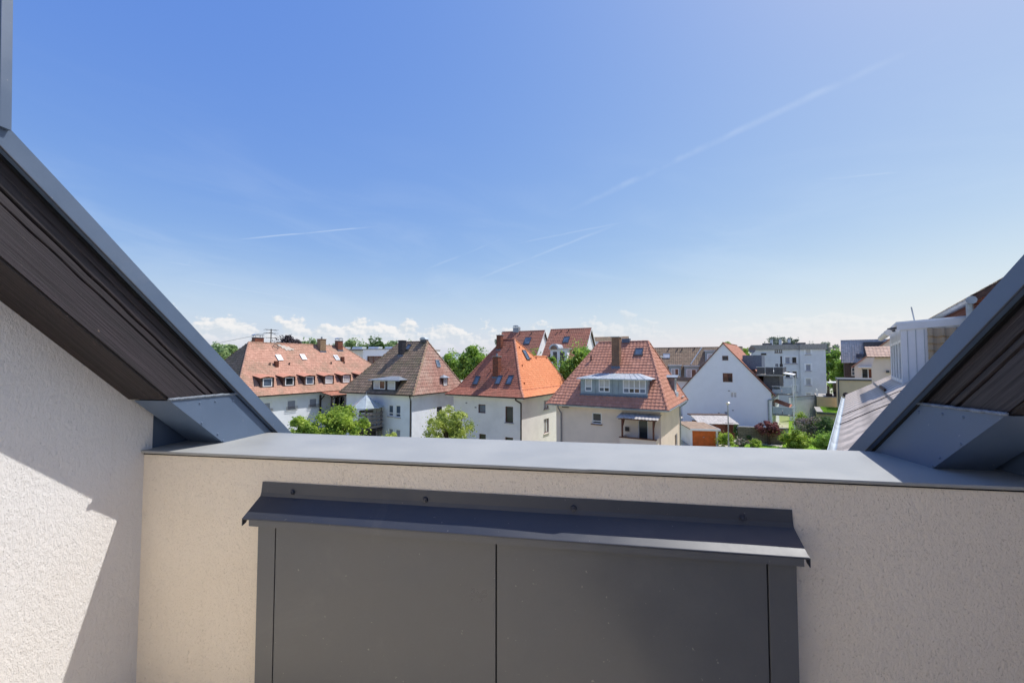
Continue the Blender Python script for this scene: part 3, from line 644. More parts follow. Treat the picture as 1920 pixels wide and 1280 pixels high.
# ---------------- house 4: beige, red pantiles, wide zinc dormer
def house_zinc_dormer():
    st = Site('hipped_house', 'beige house with red pantile hipped roof, wide grey zinc dormer and covered balcony', 'house', (1252.4, 769), 6.1, 30.5)
    rt = st.root; Lx, Ly, zr, hl, hr, ov = 8.65, 9.0, 10.83, 2.65, 2.15, .55
    A, B, Cc, D, R1, R2 = hip_house_roof(st, Lx, Ly, zr, hl, hr, ['tiles_red']*4, 'pan', .26, .285, 'tiles_red', 3)
    eaves(rt, Lx, Ly, st.ze, ov, 'wall_cream', 'zinc')
    fh = holes_front(st, [(4, 462, 893, 552, 995), (4, 905, 955, 1000, 1150)], ov); rh = holes_side(st, [(4, 1258, 1078, 1283, 1230)], -ov)
    walls(st, Lx, Ly, ov, 5.98, 'wall_beige', fh, rh)
    wins_front(st, fh[:1], ov, pane='glass_dark', sill='brown_frame', split=.25, recess=.1)
    a, b, c, d = fh[1]; window(rt, (a, ov, b), X_, Z_, -Y_, c-a, d-b, 1, 1, .05, 'white_frame', 'glass_dark', None, .1)
    wins_side(st, rh, -ov, pane='glass_warm', recess=.1)
    # balcony with a sheet canopy on timber posts
    pl, pr = st.front(S(4, 745, 890), ov), st.front(S(4, 1158, 905), ov); yb = -.75
    fl, fr = st.front(S(4, 715, 935), yb), st.front(S(4, 1122, 966), yb)
    x0, x1 = min(pl.x, fl.x)+.1, -ov-.05; zt, zf = pr.z-.02, (fl.z+fr.z)/2
    bal = box('balcony', 'wall_beige', rt, x0+.1, yb+.1, 2.75, x1-.05, ov-.002, 2.95)
    zp = st.front(S(4, 1110, 1160), yb+.1).z
    for args in ((x0+.1, yb+.1, 2.95, x1-.05, yb+.2, zp), (x0+.1, yb+.2, 2.95, x0+.2, ov-.002, zp), (x1-.15, yb+.2, 2.95, x1-.05, ov-.002, zp)): box('balcony_parapet', 'wall_beige', bal, *args)
    box('handrail', 'brown_frame', bal, x0+.05, yb+.05, zp, x1, yb+.25, zp+.05)
    cn = MB(); n = 24
    vs = []; 
    for i in range(n+1):
        x = x0-.12+(x1-x0+.24)*i/n; dz = .022*(i % 2)
        vs += [(x, ov, zt+dz), (x, yb-.05, zf+dz), (x, yb-.05, zf+dz-.02), (x, ov, zt+dz-.02)]
    cn.add(vs, [(i*4+a, i*4+(a+1) % 4, i*4+4+(a+1) % 4, i*4+4+a) for i in range(n) for a in range(4)])
    can_ = cn.build('canopy', 'awning_sheet', rt)
    for x in (x0+.25, x1-.2):
        p = MB().box(x-.05, yb+.12, zp-.3, x+.05, yb+.22, zf-.03).build('post', 'brown_frame', rt)
        MB().obox((x-.04, yb+.22, zf-.55), (.08, 0, 0), (0, .08, 0), (0, .5, .5)).build('brace', 'brown_frame', p)
    box('beam', 'brown_frame', rt, x0, yb+.1, zf-.10, x1, yb+.24, zf-.035)
    # small vent boxes and lamp on the front wall
    p = st.front(S(4, 800, 1043), ov); box('mailbox', 'dark_frame', rt, p.x-.13, ov-.1, p.z-.14, p.x+.13, ov-.002, p.z+.14)
    p = st.front(S(4, 212, 832), ov); box('wall_lamp', 'dark_frame', rt, p.x-.25, ov-.2, p.z-.03, p.x+.25, ov-.002, p.z+.05)
    # downpipes
    p = st.front(S(4, 165, 830), ov); MB().path([(p.x, -.05, 6.0), (p.x, -.02, 5.85), (p.x+.03, ov-.08, 5.4), (p.x+.03, ov-.08, 0)], .055).build('downpipe', 'pipe_grey', rt)
    MB().path([(.05, Ly-.1, 6.02), (-.1, Ly-.3, 5.8), (-ov+.09, Ly-.75, 5.5), (-ov+.09, Ly-.75, 0)], .055).build('downpipe', 'zinc', rt)
    # wide dormer
    k = (zr-st.ze)/(Ly/2); yd = .70; zb = st.ze+k*yd+.02; xl, xr, ztop = -6.2, -1.42, 8.03; yt = (ztop-st.ze)/k
    hs = []
    for (a, b, c, d) in ((393, 560, 460, 680), (525, 567, 630, 688), (757, 573, 978, 700)):
        q0, q1 = st.front(S(4, a, d), yd), st.front(S(4, c, b), yd); hs.append((q0.x, max(zb+.12, q0.z), q1.x, q1.z))
    mb = MB(); wall_face(mb, (0, yd, 0), X_, Z_, -Y_, [(xl, zb-.1), (xr, zb-.1), (xr, ztop), (xl, ztop)], hs, .1)
    for x, e in ((xl, -1), (xr, 1)): mb.add([(x, yd, zb-.1), (x, yd, ztop), (x, yt+.3, ztop)], [(0, 1, 2) if e < 0 else (2, 1, 0)])
    dm = mb.build('dormer', 'clad_grey', rt)
    for x in np.arange(xl+.28, xr, .42):
        if not any(a-.06 < x < c+.06 for a, b, c, d in hs): box('standing_seam', 'clad_grey', dm, x-.012, yd-.03, zb+.02, x+.012, yd-.001, ztop-.02)
    for i, (a, b, c, d) in enumerate(hs):
        window(dm, (a, yd, b), X_, Z_, -Y_, c-a, d-b, (1, 2, 4)[i], 1, .07, 'white_frame', ['glass_sky', 'glass_curtain', 'glass_dark', 'glass_curtain', 'glass_warm', 'glass_curtain'], None, .06, split=.36)
    box('apron', 'lead', dm, xl-.05, yd-.10, zb-.13, xr+.03, yd-.002, zb+.05)
    e0, e1, yf = xl-.22, xr+.35, yd-.3; zz = ztop+.01; r0, r1 = V((xl+1.2, 2.6, ztop+.42)), V((xr-1.1, 2.6, ztop+.42))
    a_, b_, c_, d_ = V((e0, yf, zz)), V((e1, yf, zz)), V((e1, 2.3, zz)), V((e0, 2.3, zz))
    mb = MB().add([a_, b_, c_, d_, r0, r1, V((e0, 3, zz)), V((e1, 3, zz))], [(0, 1, 5, 4), (1, 2, 5), (3, 0, 4), (0, 3, 2, 1), (4, 5, 2, 3)])
    mb.obox(a_-V((0, .02, .07)), (e1-e0, 0, 0), (0, .05, 0), (0, 0, .075))
    dr = mb.build('dormer_roof', 'zinc_light', dm)
    for i in range(1, 12):
        f = i/12; p = a_.lerp(b_, f); q = r0.lerp(r1, f); MB().obox(p+V((-.012, 0, .004)), (.024, 0, 0), q-p, (0, 0, .03)).build('seam', 'zinc_light', dm)
    # chimney, skylight, vents
    ex, es, N = slope_axes(A, B, R1); on = lambda x, y: st.on(S(4, x, y), A, N)
    P = on(688, 462); P.y += .25; chimney(rt, P, .58, .55, P.z-.5, st.front(S(4, 690, 168), P.y).z, 'brick_brown', 'concrete', .06)
    P = on(912, 310); skylight(rt, P, ex, es, N, .62, .78); P = on(905, 345); MB().obox(P-ex*.35+N*.03, ex*.7, es*.1, N*.08).build('roof_hatch_curb', 'gutter_brown', rt)
    vent(rt, on(452, 392)); P = on(1010, 300)
    # ridge vent box, dish
    p = st.front(S(4, 790, 190), Ly/2); box('ridge_vent', 'lead', rt, p.x-.3, Ly/2-.2, zr-.1, p.x+.3, Ly/2+.2, zr+.22)
    # small dormer on the right slope
    ex, es, N = slope_axes(B, Cc, R2); P = st.on(S(4, 1265, 708), B, N); k2 = (zr-st.ze)/hr
    yc, xf, w, h = P.y, P.x, .95, 1.25; zb = P.z; xt = -(zb+h-st.ze)/k2
    mb = MB(); hs = [(yc-w/2+.14, zb+.2, yc+w/2-.14, zb+h-.12)]
    wall_face(mb, (xf, 0, 0), Y_, Z_, X_, [(yc-w/2, zb-.1), (yc+w/2, zb-.1), (yc+w/2, zb+h), (yc-w/2, zb+h)], hs, .1)
    for e in (-1, 1): mb.add([(xf, yc+e*w/2, zb-.1), (xf, yc+e*w/2, zb+h), (xt-.2, yc+e*w/2, zb+h)], [(0, 1, 2) if e > 0 else (2, 1, 0)])
    d2 = mb.build('dormer', 'pipe_grey', rt); a, b, c, d = hs[0]; window(d2, (xf, a, b), Y_, Z_, X_, c-a, d-b, 1, 1, .06, 'white_frame', 'glass_sky', None, .05)
    box('apron', 'zinc_light', d2, xf+.002, yc-w/2-.03, zb-.2, xf+.12, yc+w/2+.03, zb+.12)
    n = 8; vs = []
    for x in (xt-.4, xf+.22):
        for i in range(n+1): f = i/n; vs.append((x, yc-w/2-.16+(w+.32)*f, zb+h+.02+.16*math.sin(math.pi*f)))
    for x in (xt-.4, xf+.22):
        for i in range(n+1): f = i/n; vs.append((x, yc-w/2-.16+(w+.32)*f, zb+h-.02+.13*math.sin(math.pi*f)))
    m = n+1; MB().add(vs, [(i, m+i, m+i+1, i+1) for i in range(n)]+[(2*m+i, 2*m+i+1, 3*m+i+1, 3*m+i) for i in range(n)]+[(m+i, 3*m+i, 3*m+i+1, m+i+1) for i in range(n)]).build('dormer_roof', 'zinc', d2)
    for px, zz in (((1320, 740), .0), ((1115, 360), 0)):
        P = st.on(S(4, *px), B, N); MB().obox(P-ex*.6+N*.1, ex*1.2, es*.05, N*.05).build('roof_step', 'zinc_light', rt)
house_zinc_dormer()

# ---------------- house 3: cream, dark red front slope, bright orange right slope
def house_orange():
    st = Site('hipped_house', 'cream house with bright orange right roof slope and two brick chimneys', 'house', (982, 745.5), 6.1, 31)
    rt = st.root; Lx, ov, ze = 8.8, .55, 6.1; Ly = 9.0; zr = 11.55; hr = 3.6; x1r = -4.95; yk = .9
    zk = ze+.62                                          # the eaves kick out below this level
    R1, R2 = V((x1r, 4.5, zr)), V((-hr, 4.5, zr))
    fx = lambda t: t
    # front
    A, B = V((-Lx, 0, ze)), V((0, 0, ze)); Ak, Bk = V((-Lx+.75, yk, zk)), V((-yk*.85, yk, zk))
    ybk = 12.2; Cc, Ck = V((0, ybk, ze)), V((-yk*.85, ybk-.8, zk)); D, Dk = V((-Lx, ybk, ze)), V((-Lx+.75, ybk-.8, zk))
    roof_plane(rt, A, B, Bk, Ak, 'tiles_dark_red', 'flat', .22, .23, seed=21); roof_plane(rt, Ak, Bk, R2, R1, 'tiles_dark_red', 'flat', .22, .23, seed=22)
    # right slope, main part and the lower rear wing with its own ridge
    ex, es, N = slope_axes(Bk, Ck, R2)
    P1 = st.on(S(3, 925, 398), Bk, N); P2 = st.on(S(3, 1045, 395), Bk, N); zw = (P1.z+P2.z)/2
    xw = Bk.x+(R2.x-Bk.x)*(zw-zk)/(zr-zk); W1, W2 = V((xw, P1.y, zw)), V((xw, min(P2.y, ybk-2.5), zw))
    roof_plane(rt, B, Cc, Ck, Bk, 'tiles_orange', 'flat', .22, .23, seed=23)
    # polygon Bk-Ck-W2-W1-R2 in two panels split at the level of W
    m0 = Bk+(R2-Bk)*((zw-zk)/(zr-zk)); roof_plane(rt, Bk, Ck, W2, m0, 'tiles_orange', 'flat', .22, .23, seed=24)
    roof_plane(rt, m0, W1, R2, R2, 'tiles_orange', 'flat', .22, .23, seed=25)
    # left and rear slopes
    roof_plane(rt, D, A, Ak, Dk, 'tiles_dark_red', 'flat', .22, .23, seed=26)
    WL = V((2*R1.x/2-1.2, ybk-3.5, zw)); roof_plane(rt, Dk, Ak, R1, V((R1.x-.4, ybk-3.6, zw)), 'tiles_dark_red', 'flat', .2, .3, seed=27)
    roof_plane(rt, Cc, D, Dk, Ck, 'tiles_dark_red', 'flat', .2, .3, seed=28); roof_plane(rt, Ck, Dk, V((R1.x-.4, ybk-3.6, zw)), W2, 'tiles_dark_red', 'flat', .2, .3, seed=29)
    MB().add([R2, W1, W2, V((R1.x-.4, ybk-3.6, zw)), R1], [(0, 1, 4), (1, 2, 3, 4)]).build('rear_roof_slope', 'tiles_dark_red', rt)
    for p, q, m_ in ((R1, R2, 'tiles_dark_red'), (A, Ak, 'tiles_dark_red'), (Ak, R1, 'tiles_dark_red'), (B, Bk, 'tiles_red'), (Bk, R2, 'tiles_red'), (R2, W1, 'tiles_orange'), (W1, W2, 'tiles_orange'), (W2, Ck, 'tiles_red'), (Ck, Cc, 'tiles_red')): ridge(rt, p, q, m_, .1, .34)
    box('soffit', 'wall_white', rt, -Lx+.06, .06, ze-.2, -.06, ybk-.06, ze-.09)
    gutter(rt, (-Lx, -.07, ze-.03), (.07, -.07, ze-.03), 'gutter_brown', .085); gutter(rt, (.07, -.07, ze-.03), (.07, ybk, ze-.03), 'gutter_brown', .085)
    fh = holes_front(st, [(3, 392, 862, 462, 943), (3, 652, 883, 727, 1035), (3, 400, 1147, 465, 1250), (3, 650, 1180, 727, 1330)], ov)
    rh = holes_side(st, [(3, 1022, 818, 1070, 905), (3, 1022, 990, 1072, 1135)], -ov)
    st2_L = ybk; walls(st, Lx, ybk, ov, 5.95, 'wall_cream', fh, rh)
    for i, h in enumerate(fh): window(rt, (h[0], ov, h[1]), X_, Z_, -Y_, h[2]-h[0], h[3]-h[1], 1, 1, .07, 'brown_frame', ('glass_sky', 'glass_dark', 'glass_dark', 'glass_dark')[i], None if i in (0, 2) else 'concrete', .14)
    for h in rh: window(rt, (-ov, h[0], h[1]), Y_, Z_, X_, h[2]-h[0], h[3]-h[1], 2, 1, .07, 'brown_frame', 'glass_curtain', 'sill_stone', .16)
    p = st.front(S(3, 750, 800), 0.); MB().path([(p.x+.05, -.07, 6.02), (p.x+.05, -.05, 5.86), (p.x+.3, ov-.09, 5.55), (p.x+.3, ov-.09, 0)], .07).build('downpipe', 'gutter_brown', rt)
    for q in ((280, 845), (368, 888)):
        p = st.front(S(3, *q), ov); box('wall_vent', 'pipe_grey', rt, p.x-.09, ov-.05, p.z-.05, p.x+.09, ov-.001, p.z+.05)
    ex, es, N = slope_axes(Ak, Bk, R1); on = lambda x, y: st.on(S(3, x, y), Ak, N)
    for q in ((380, 632), (592, 628), (697, 630)): skylight(rt, on(*q), ex, es, N, .58, 1.0)
    P = on(555, 610); P.y += .3; chimney(rt, P, .62, .55, P.z-.6, st.front(S(3, 570, 403), P.y).z, 'brick_red', 'concrete', .06, 1)
    P = on(585, 345); P.y += .3; P.x -= .0; chimney(rt, P, .5, .5, P.z-.8, st.front(S(3, 580, 200), P.y).z, 'brick_red', 'zinc', .05)
    for q in ((512, 548), (685, 540), (625, 315), (700, 315)): vent(rt, on(*q), .18, .05, 'tiles_dark_red')
    ex, es, N = slope_axes(Bk, Ck, R2); on = lambda x, y: st.on(S(3, x, y), Bk, N)
    skylight(rt, on(848, 388), ex, es, N, .7, 1.15)
    for q in ((900, 430), (950, 425), (818, 497), (1050, 425), (838, 668), (790, 322)): vent(rt, on(*q), .16, .05, 'tiles_orange')
    g = MB()
    for zoff in (.12, .24): g.tube(V((-.62, .8, zk-.25+zoff)), V((-.62, ybk-1, zk-.25+zoff)), .016, 6)
    for y in np.arange(1.0, ybk-1, .8): g.tube((-.62, y, zk-.3), (-.62, y, zk), .014, 6)
    g.build('snow_guard', 'tiles_red', rt)
house_orange()

# ---------------- house 2: white, mossy brown front, brick-red right slope
def house_mossy():
    st = Site('hipped_house', 'white house with mossy brown pantile roof and dark two-window dormer', 'house', (774, 740.8), 6.1, 26.5)
    rt = st.root; Lx, Ly, zr, hl, hr, ov = 9.75, 9.2, 11.42, 4.0, 1.95, .5
    A, B, Cc, D, R1, R2 = hip_house_roof(st, Lx, Ly, zr, hl, hr, ['tiles_mossy', 'tiles_brick_red', 'tiles_brick_red', 'tiles_mossy'], 'pan', .30, .345, 'tiles_brown', 31)
    eaves(rt, Lx, Ly, st.ze, ov, 'wall_white', 'gutter_brown')
    fh = holes_front(st, [(2, 432, 882, 477, 985), (2, 497, 885, 545, 995), (2, 430, 1100, 475, 1210), (2, 495, 1108, 543, 1215)], ov); rh = holes_side(st, [(2, 880, 893, 930, 990)], -ov)
    walls(st, Lx, Ly, ov, 5.97, 'wall_blue_white', fh, rh)
    for i, h in enumerate(fh): window(rt, (h[0], ov, h[1]), X_, Z_, -Y_, h[2]-h[0], h[3]-h[1], 1, 1, .08, 'white_frame', 'glass_sky' if i < 2 else 'blind_grey', 'sill_stone', .12, split=.3 if i < 2 else None)
    wins_side(st, rh, -ov, frame='brown_frame', pane='glass_dark')
    MB().path([(-.35, -.04, 6.0), (-.33, 0, 5.8), (-.62, ov-.08, 5.5), (-.62, ov-.08, 0)], .06).build('downpipe', 'gutter_brown', rt)
    k = (zr-st.ze)/(Ly/2); ex, es, N = slope_axes(A, B, R1); on = lambda x, y: st.on(S(2, x, y), A, N)
    P = on(392, 750); yd = max(P.y, .25); zb = st.ze+k*yd
    q = [st.front(S(2, *c), yd) for c in ((280, 740), (505, 740), (505, 652))]; xl, xr, zt = q[0].x, q[1].x, q[2].z; yt = (zt-st.ze)/k
    hs = []
    for a, b, c, d in ((297, 657, 405, 733), (427, 660, 497, 738)):
        p0, p1 = st.front(S(2, a, d), yd), st.front(S(2, c, b), yd); hs.append((p0.x, max(p0.z, zb+.08), p1.x, min(p1.z, zt-.05)))
    mb = MB(); wall_face(mb, (0, yd, 0), X_, Z_, -Y_, [(xl, zb-.1), (xr, zb-.1), (xr, zt), (xl, zt)], hs, .1)
    for x, e in ((xl, -1), (xr, 1)): mb.add([(x, yd, zb-.1), (x, yd, zt), (x, yt+.2, zt)], [(0, 1, 2) if e < 0 else (2, 1, 0)])
    dm = mb.build('dormer', 'dark_frame', rt)
    window(dm, (hs[0][0], yd, hs[0][1]), X_, Z_, -Y_, hs[0][2]-hs[0][0], hs[0][3]-hs[0][1], 2, 1, .07, 'white_frame', ['glass_curtain', 'glass_warm'], None, .05)
    window(dm, (hs[1][0], yd, hs[1][1]), X_, Z_, -Y_, hs[1][2]-hs[1][0], hs[1][3]-hs[1][1], 1, 1, .07, 'white_frame', 'glass_curtain', None, .05)
    box('apron', 'zinc_dark', dm, xl-.1, yd-.12, zb-.08, xr+.1, yd-.002, zb+.06)
    e0, e1, yf = xl-.15, xr+.7, yd-.35; z0 = zt+.01; ap = V(((xl+xr)/2+.5, yt+.8, zt+.45)); a_, b_, c_, d_ = V((e0, yf, z0)), V((e1, yf, z0)), V((e1, yt+.9, z0)), V((e0, yt+.9, z0))
    mb = MB().add([a_, b_, c_, d_, ap], [(0, 1, 4), (1, 2, 4), (3, 0, 4), (2, 3, 4), (0, 3, 2, 1)]); mb.obox(a_-V((0, .02, .09)), (e1-e0, 0, 0), (0, .06, 0), (0, 0, .095)); mb.build('dormer_roof', 'zinc', dm)
    P = on(545, 432); P.y += .25; chimney(rt, P, .6, .55, P.z-.6, st.front(S(2, 545, 292), P.y).z, 'chimney_slate', 'chimney_slate', .07)
    skylight(rt, on(620, 352), ex, es, N, .55, .8)
    ex, es, N = slope_axes(B, Cc, R2); on = lambda x, y: st.on(S(2, x, y), B, N); k2 = (zr-st.ze)/hr
    skylight(rt, on(887, 500), ex, es, N, .6, .8, 'glass_sky', 'zinc')
    P = on(960, 712); yc, xf, zb, w, h = P.y, P.x, P.z, .85, .95; xt = -(zb+h-st.ze)/k2
    mb = MB(); hs = [(yc-w/2+.12, zb+.12, yc+w/2-.12, zb+h-.1)]; wall_face(mb, (xf, 0, 0), Y_, Z_, X_, [(yc-w/2, zb-.1), (yc+w/2, zb-.1), (yc+w/2, zb+h), (yc-w/2, zb+h)], hs, .1)
    for e in (-1, 1): mb.add([(xf, yc+e*w/2, zb-.1), (xf, yc+e*w/2, zb+h), (xt-.2, yc+e*w/2, zb+h)], [(0, 1, 2) if e > 0 else (2, 1, 0)])
    d2 = mb.build('dormer', 'dormer_brown', rt); a, b, c, d = hs[0]; window(d2, (xf, a, b), Y_, Z_, X_, c-a, d-b, 1, 1, .06, 'white_frame', 'glass_curtain', None, .04)
    MB().add([(xf+.2, yc-w/2-.2, zb+h), (xf+.2, yc+w/2+.2, zb+h), (xt-.3, yc+w/2+.2, zb+h), (xt-.3, yc-w/2-.2, zb+h), (xf-.25, yc, zb+h+.3)], [(0, 1, 4), (1, 2, 4), (2, 3, 4), (3, 0, 4), (3, 2, 1, 0)]).build('dormer_roof', 'zinc', d2)
    p = st.front(S(2, 765, 285), Ly/2); c = box('ridge_vent', 'zinc_dark', rt, p.x-.35, Ly/2-.25, zr-.1, p.x+.35, Ly/2+.25, zr+.15)
    n = 8; vs = [(p.x-math.cos(math.pi*i/n)*.42, Ly/2+e*.3, zr+.17+math.sin(math.pi*i/n)*.26) for e in (-1, 1) for i in range(n+1)]
    MB().add(vs, [(i, i+1, n+2+i, n+1+i) for i in range(n)]+[tuple(range(n, -1, -1)), tuple(range(n+1, 2*n+2))]).build('cowl', 'zinc_light', c)
    # round timber balcony tower with a glazed polygonal roof
    cx = (st.front(S(2, 265, 900), -.4)); tw = thing('balcony_tower', 'round grey timber slatted balcony with faceted glass roof beside white house', 'balcony', st.root.matrix_world @ V((0, 0, 0)), 0)
    wp = st.o+st.U*cx.x+st.W*(-.9); tw.location = (wp.x, wp.y, 0)
    d0 = wp.y/FPX; rr = 1.42; zt = HC-(S(2, 0, 795)[1]-678.7)*d0; ze = HC-(S(2, 0, 893)[1]-678.7)*d0; zdeck = HC-(S(2, 0, 1085)[1]-678.7)*d0
    ns = 8; pt = lambda i, r, z: V((math.cos(i*math.tau/ns+.3)*r, math.sin(i*math.tau/ns+.3)*r, z))
    for i in range(ns):
        MB().prism([pt(i, rr+.2, ze-.08), pt(i+1, rr+.2, ze-.08), pt(i+.5, .03, zt)], (0, 0, .03)).build('roof_pane', 'glass_roof', tw)
        MB().tube(pt(i, rr+.22, ze-.07), V((0, 0, zt+.05)), .035, 6).build('roof_rib', 'zinc_light', tw)
        MB().tube(pt(i, rr, 0), pt(i, rr, ze-.05), .06, 6).build('post', 'grey_timber', tw)
    for j, zz in enumerate(np.linspace(zdeck+.1, ze-.75, 4)):
        mb = MB(); n = 32
        for i in range(n):
            a, b = i*math.tau/n, (i+1)*math.tau/n
            mb.add([(math.cos(t)*r, math.sin(t)*r, z) for t in (a, b) for r in (rr+.06, rr+.10) for z in (zz, zz+.24)], [(0, 1, 3, 2), (2, 3, 7, 6), (6, 7, 5, 4), (4, 5, 1, 0), (1, 5, 7, 3), (0, 2, 6, 4)])
        mb.build('slat', 'grey_timber', tw)
    mb = MB(); n = 32; mb.add([(math.cos(i*math.tau/n)*(rr+.15), math.sin(i*math.tau/n)*(rr+.15), z) for z in (zdeck-.2, zdeck) for i in range(n)], [tuple(range(n-1, -1, -1)), tuple(range(n, 2*n))]+[(i, (i+1) % n, n+(i+1) % n, n+i) for i in range(n)]); mb.build('deck', 'dark_timber', tw)
    mb = MB(); mb.add([(math.cos(i*math.tau/n)*(rr-.35), math.sin(i*math.tau/n)*(rr-.35), z) for z in (0, zdeck-.2) for i in range(n)], [(i, (i+1) % n, n+(i+1) % n, n+i) for i in range(n)]); mb.build('stair_core', 'dark_timber', tw)
    MB().tube((0, 0, zt), (0, 0, zt+.35), .02, 6).build('finial', 'zinc_light', tw)
    ph = math.atan2(-.95, -.3)
    MB().add([(math.cos(ph-.45)*1.53, math.sin(ph-.45)*1.53, ze-.15), (math.cos(ph+.25)*1.53, math.sin(ph+.25)*1.53, ze-.15), (math.cos(ph+.2)*1.58, math.sin(ph+.2)*1.58, ze-1.05), (math.cos(ph-.1)*1.62, math.sin(ph-.1)*1.62, ze-1.3), (math.cos(ph-.42)*1.56, math.sin(ph-.42)*1.56, ze-1.1)], [(0, 1, 2, 3, 4)]).build('hanging_cloth', 'fabric_white', tw)
house_mossy()

# ---------------- house A: long pale blue house, six dormers
def house_long():
    st = Site('long_house', 'long pale blue house with six small dormers in its weathered red roof', 'house', (490, 741.9), 6.1, -61.5)
    rt = st.root; x0, L, Ly, zr, ov, ze = -2.2, 19.0, 10.0, 11.4, .45, 6.1
    A, B = V((x0, 0, ze)), V((L, 0, ze)); D, Cc = V((x0, Ly, ze)), V((L, Ly, ze))
    ex, es, N = slope_axes(A, B, V((0, Ly/2, zr)))
    p1, p2 = st.on(S(1, 530, 295), A, N), st.on(S(1, 1405, 362), A, N)
    zr = (p1.z+p2.z)/2*.5+zr*.5; R1, R2 = V((max(p1.x, x0+1.), Ly/2, zr)), V((p2.x, Ly/2, zr)); L = max(L, R2.x+2.4)
    B = V((L, 0, ze)); Cc = V((L, Ly, ze)); ex, es, N = slope_axes(A, B, R1)
    roof_plane(rt, A, B, R2, R1, 'tiles_old_red', 'flat', .22, .25, seed=41); roof_plane(rt, D, A, R1, R1, 'tiles_grey_old', 'flat', .22, .25, seed=42)
    roof_plane(rt, B, Cc, R2, R2, 'tiles_old_red', 'flat', .25, .3, seed=43); roof_plane(rt, Cc, D, R1, R2, 'tiles_old_red', 'flat', .25, .3, seed=44)
    for p, q in ((A, R1), (R1, R2), (B, R2)): ridge(rt, p, q, 'tiles_old_red', .1, .36)
    box('soffit', 'wall_blue_white', rt, x0+.06, .06, ze-.16, L-.06, Ly-.06, ze-.08); gutter(rt, (x0, -.06, ze-.03), (L, -.06, ze-.03), 'gutter_brown')
    fh = holes_front(st, [(1, 660, 852, 728, 950), (1, 875, 830, 960, 928), (1, 1080, 815, 1155, 905)], ov)
    mb = MB(); wall_face(mb, (0, ov, 0), X_, Z_, -Y_, [(x0+ov, 0), (L-ov, 0), (L-ov, 5.95), (x0+ov, 5.95)], fh)
    wall_face(mb, (x0+ov, 0, 0), Y_, Z_, -X_, [(ov, 0), (Ly-ov, 0), (Ly-ov, 5.95), (ov, 5.95)], ()); wall_face(mb, (L-ov, 0, 0), Y_, Z_, X_, [(ov, 0), (Ly-ov, 0), (Ly-ov, 5.95), (ov, 5.95)], ()); wall_face(mb, (0, Ly-ov, 0), X_, Z_, Y_, [(x0+ov, 0), (L-ov, 0), (L-ov, 5.95), (x0+ov, 5.95)], ())
    mb.build('wall', 'wall_blue_white', rt)
    for i, h in enumerate(fh):
        w = window(rt, (h[0], ov, h[1]), X_, Z_, -Y_, h[2]-h[0], h[3]-h[1], 1, 1, .09, 'white_frame', 'blind_grey', None, .06)
        # surround and low grille
        mb = MB(); a, b, c, d = h
        for r_ in ((a-.12, b, a, d+.12), (c, b, c+.12, d+.12), (a, d, c, d+.12)): mb.box(r_[0], ov-.03, r_[1], r_[2], ov-.002, r_[3])
        mb.build('surround', 'white_frame', w)
        mb = MB()
        for z in (b, b+.18, b+.34): mb.tube((a-.12, ov-.12, z), (c+.12, ov-.12, z), .014, 5)
        for x in np.linspace(a-.1, c+.1, 9): mb.tube((x, ov-.12, b), (x, ov-.12, b+.34), .011, 5)
        mb.build('window_grille', 'dark_frame', w)
    # dormers
    k = (zr-ze)/(Ly/2)
    for i, (a, b, c, d) in enumerate(((640, 625, 750, 722), (850, 618, 945, 710), (1038, 612, 1132, 699), (1222, 605, 1303, 691), (1385, 595, 1460, 681), (1540, 590, 1610, 670))):
        P = st.on(S(1, (a+c)/2, d), A, N); yd, zb = P.y, P.z; q0, q1 = st.front(S(1, a, d), yd), st.front(S(1, c, d), yd); w = 1.28; xc = (q0.x+q1.x)/2; xl, xr = xc-w/2, xc+w/2
        h = .98; zt = zb+h; yt = (zt-ze)/k; hs = [(xl+.2, zb+.1, xr-.2, zt-.08)]
        mb = MB(); wall_face(mb, (0, yd, 0), X_, Z_, -Y_, [(xl, zb-.1), (xr, zb-.1), (xr, zt), (xl, zt)], hs, .1)
        for x, e in ((xl, -1), (xr, 1)): mb.add([(x, yd, zb-.1), (x, yd, zt), (x, yt+.2, zt)], [(0, 1, 2) if e < 0 else (2, 1, 0)])
        dm = mb.build('dormer', 'dormer_brown', rt)
        window(dm, (hs[0][0], yd, hs[0][1]), X_, Z_, -Y_, hs[0][2]-hs[0][0], hs[0][3]-hs[0][1], 1, 1, .08, 'white_frame', ('glass_sky', 'glass_dark', 'glass_sky', 'glass_curtain', 'glass_curtain', 'glass_curtain')[i], None, .04, blind=(0, 0, 0, .15, .2, .35)[i] or None)
        n = 8; e0, e1 = xl-.16, xr+.16; vs = []
        for y in (yd-.16, yt+.7):
            for j in range(n+1): f = j/n; vs.append((e0+(e1-e0)*f, y, zt+.0+.14*math.sin(math.pi*f)**1.5+(y-yd)*.16))
        for y in (yd-.16, yt+.7):
            for j in range(n+1): f = j/n; vs.append((e0+(e1-e0)*f, y, zt-.05+.14*math.sin(math.pi*f)**1.5+(y-yd)*.16))
        m = n+1; MB().add(vs, [(j, j+1, m+j+1, m+j) for j in range(n)]+[(2*m+j+1, 2*m+j, 3*m+j, 3*m+j+1) for j in range(n)]+[(j+1, j, 2*m+j, 2*m+j+1) for j in range(n)]).build('dormer_roof', 'tiles_red', dm)
    on = lambda x, y: st.on(S(1, x, y), A, N)
    for q, g in (((803, 448), 'white_frame'), ((1025, 443), 'white_frame'), ((1332, 449), 'glass_curtain')): skylight(rt, on(*q), ex, es, N, .55, .8, g, 'zinc_light')
    for q in ((720, 515), (900, 512), (1285, 505), (1405, 500)): vent(rt, on(*q), .22, .06)
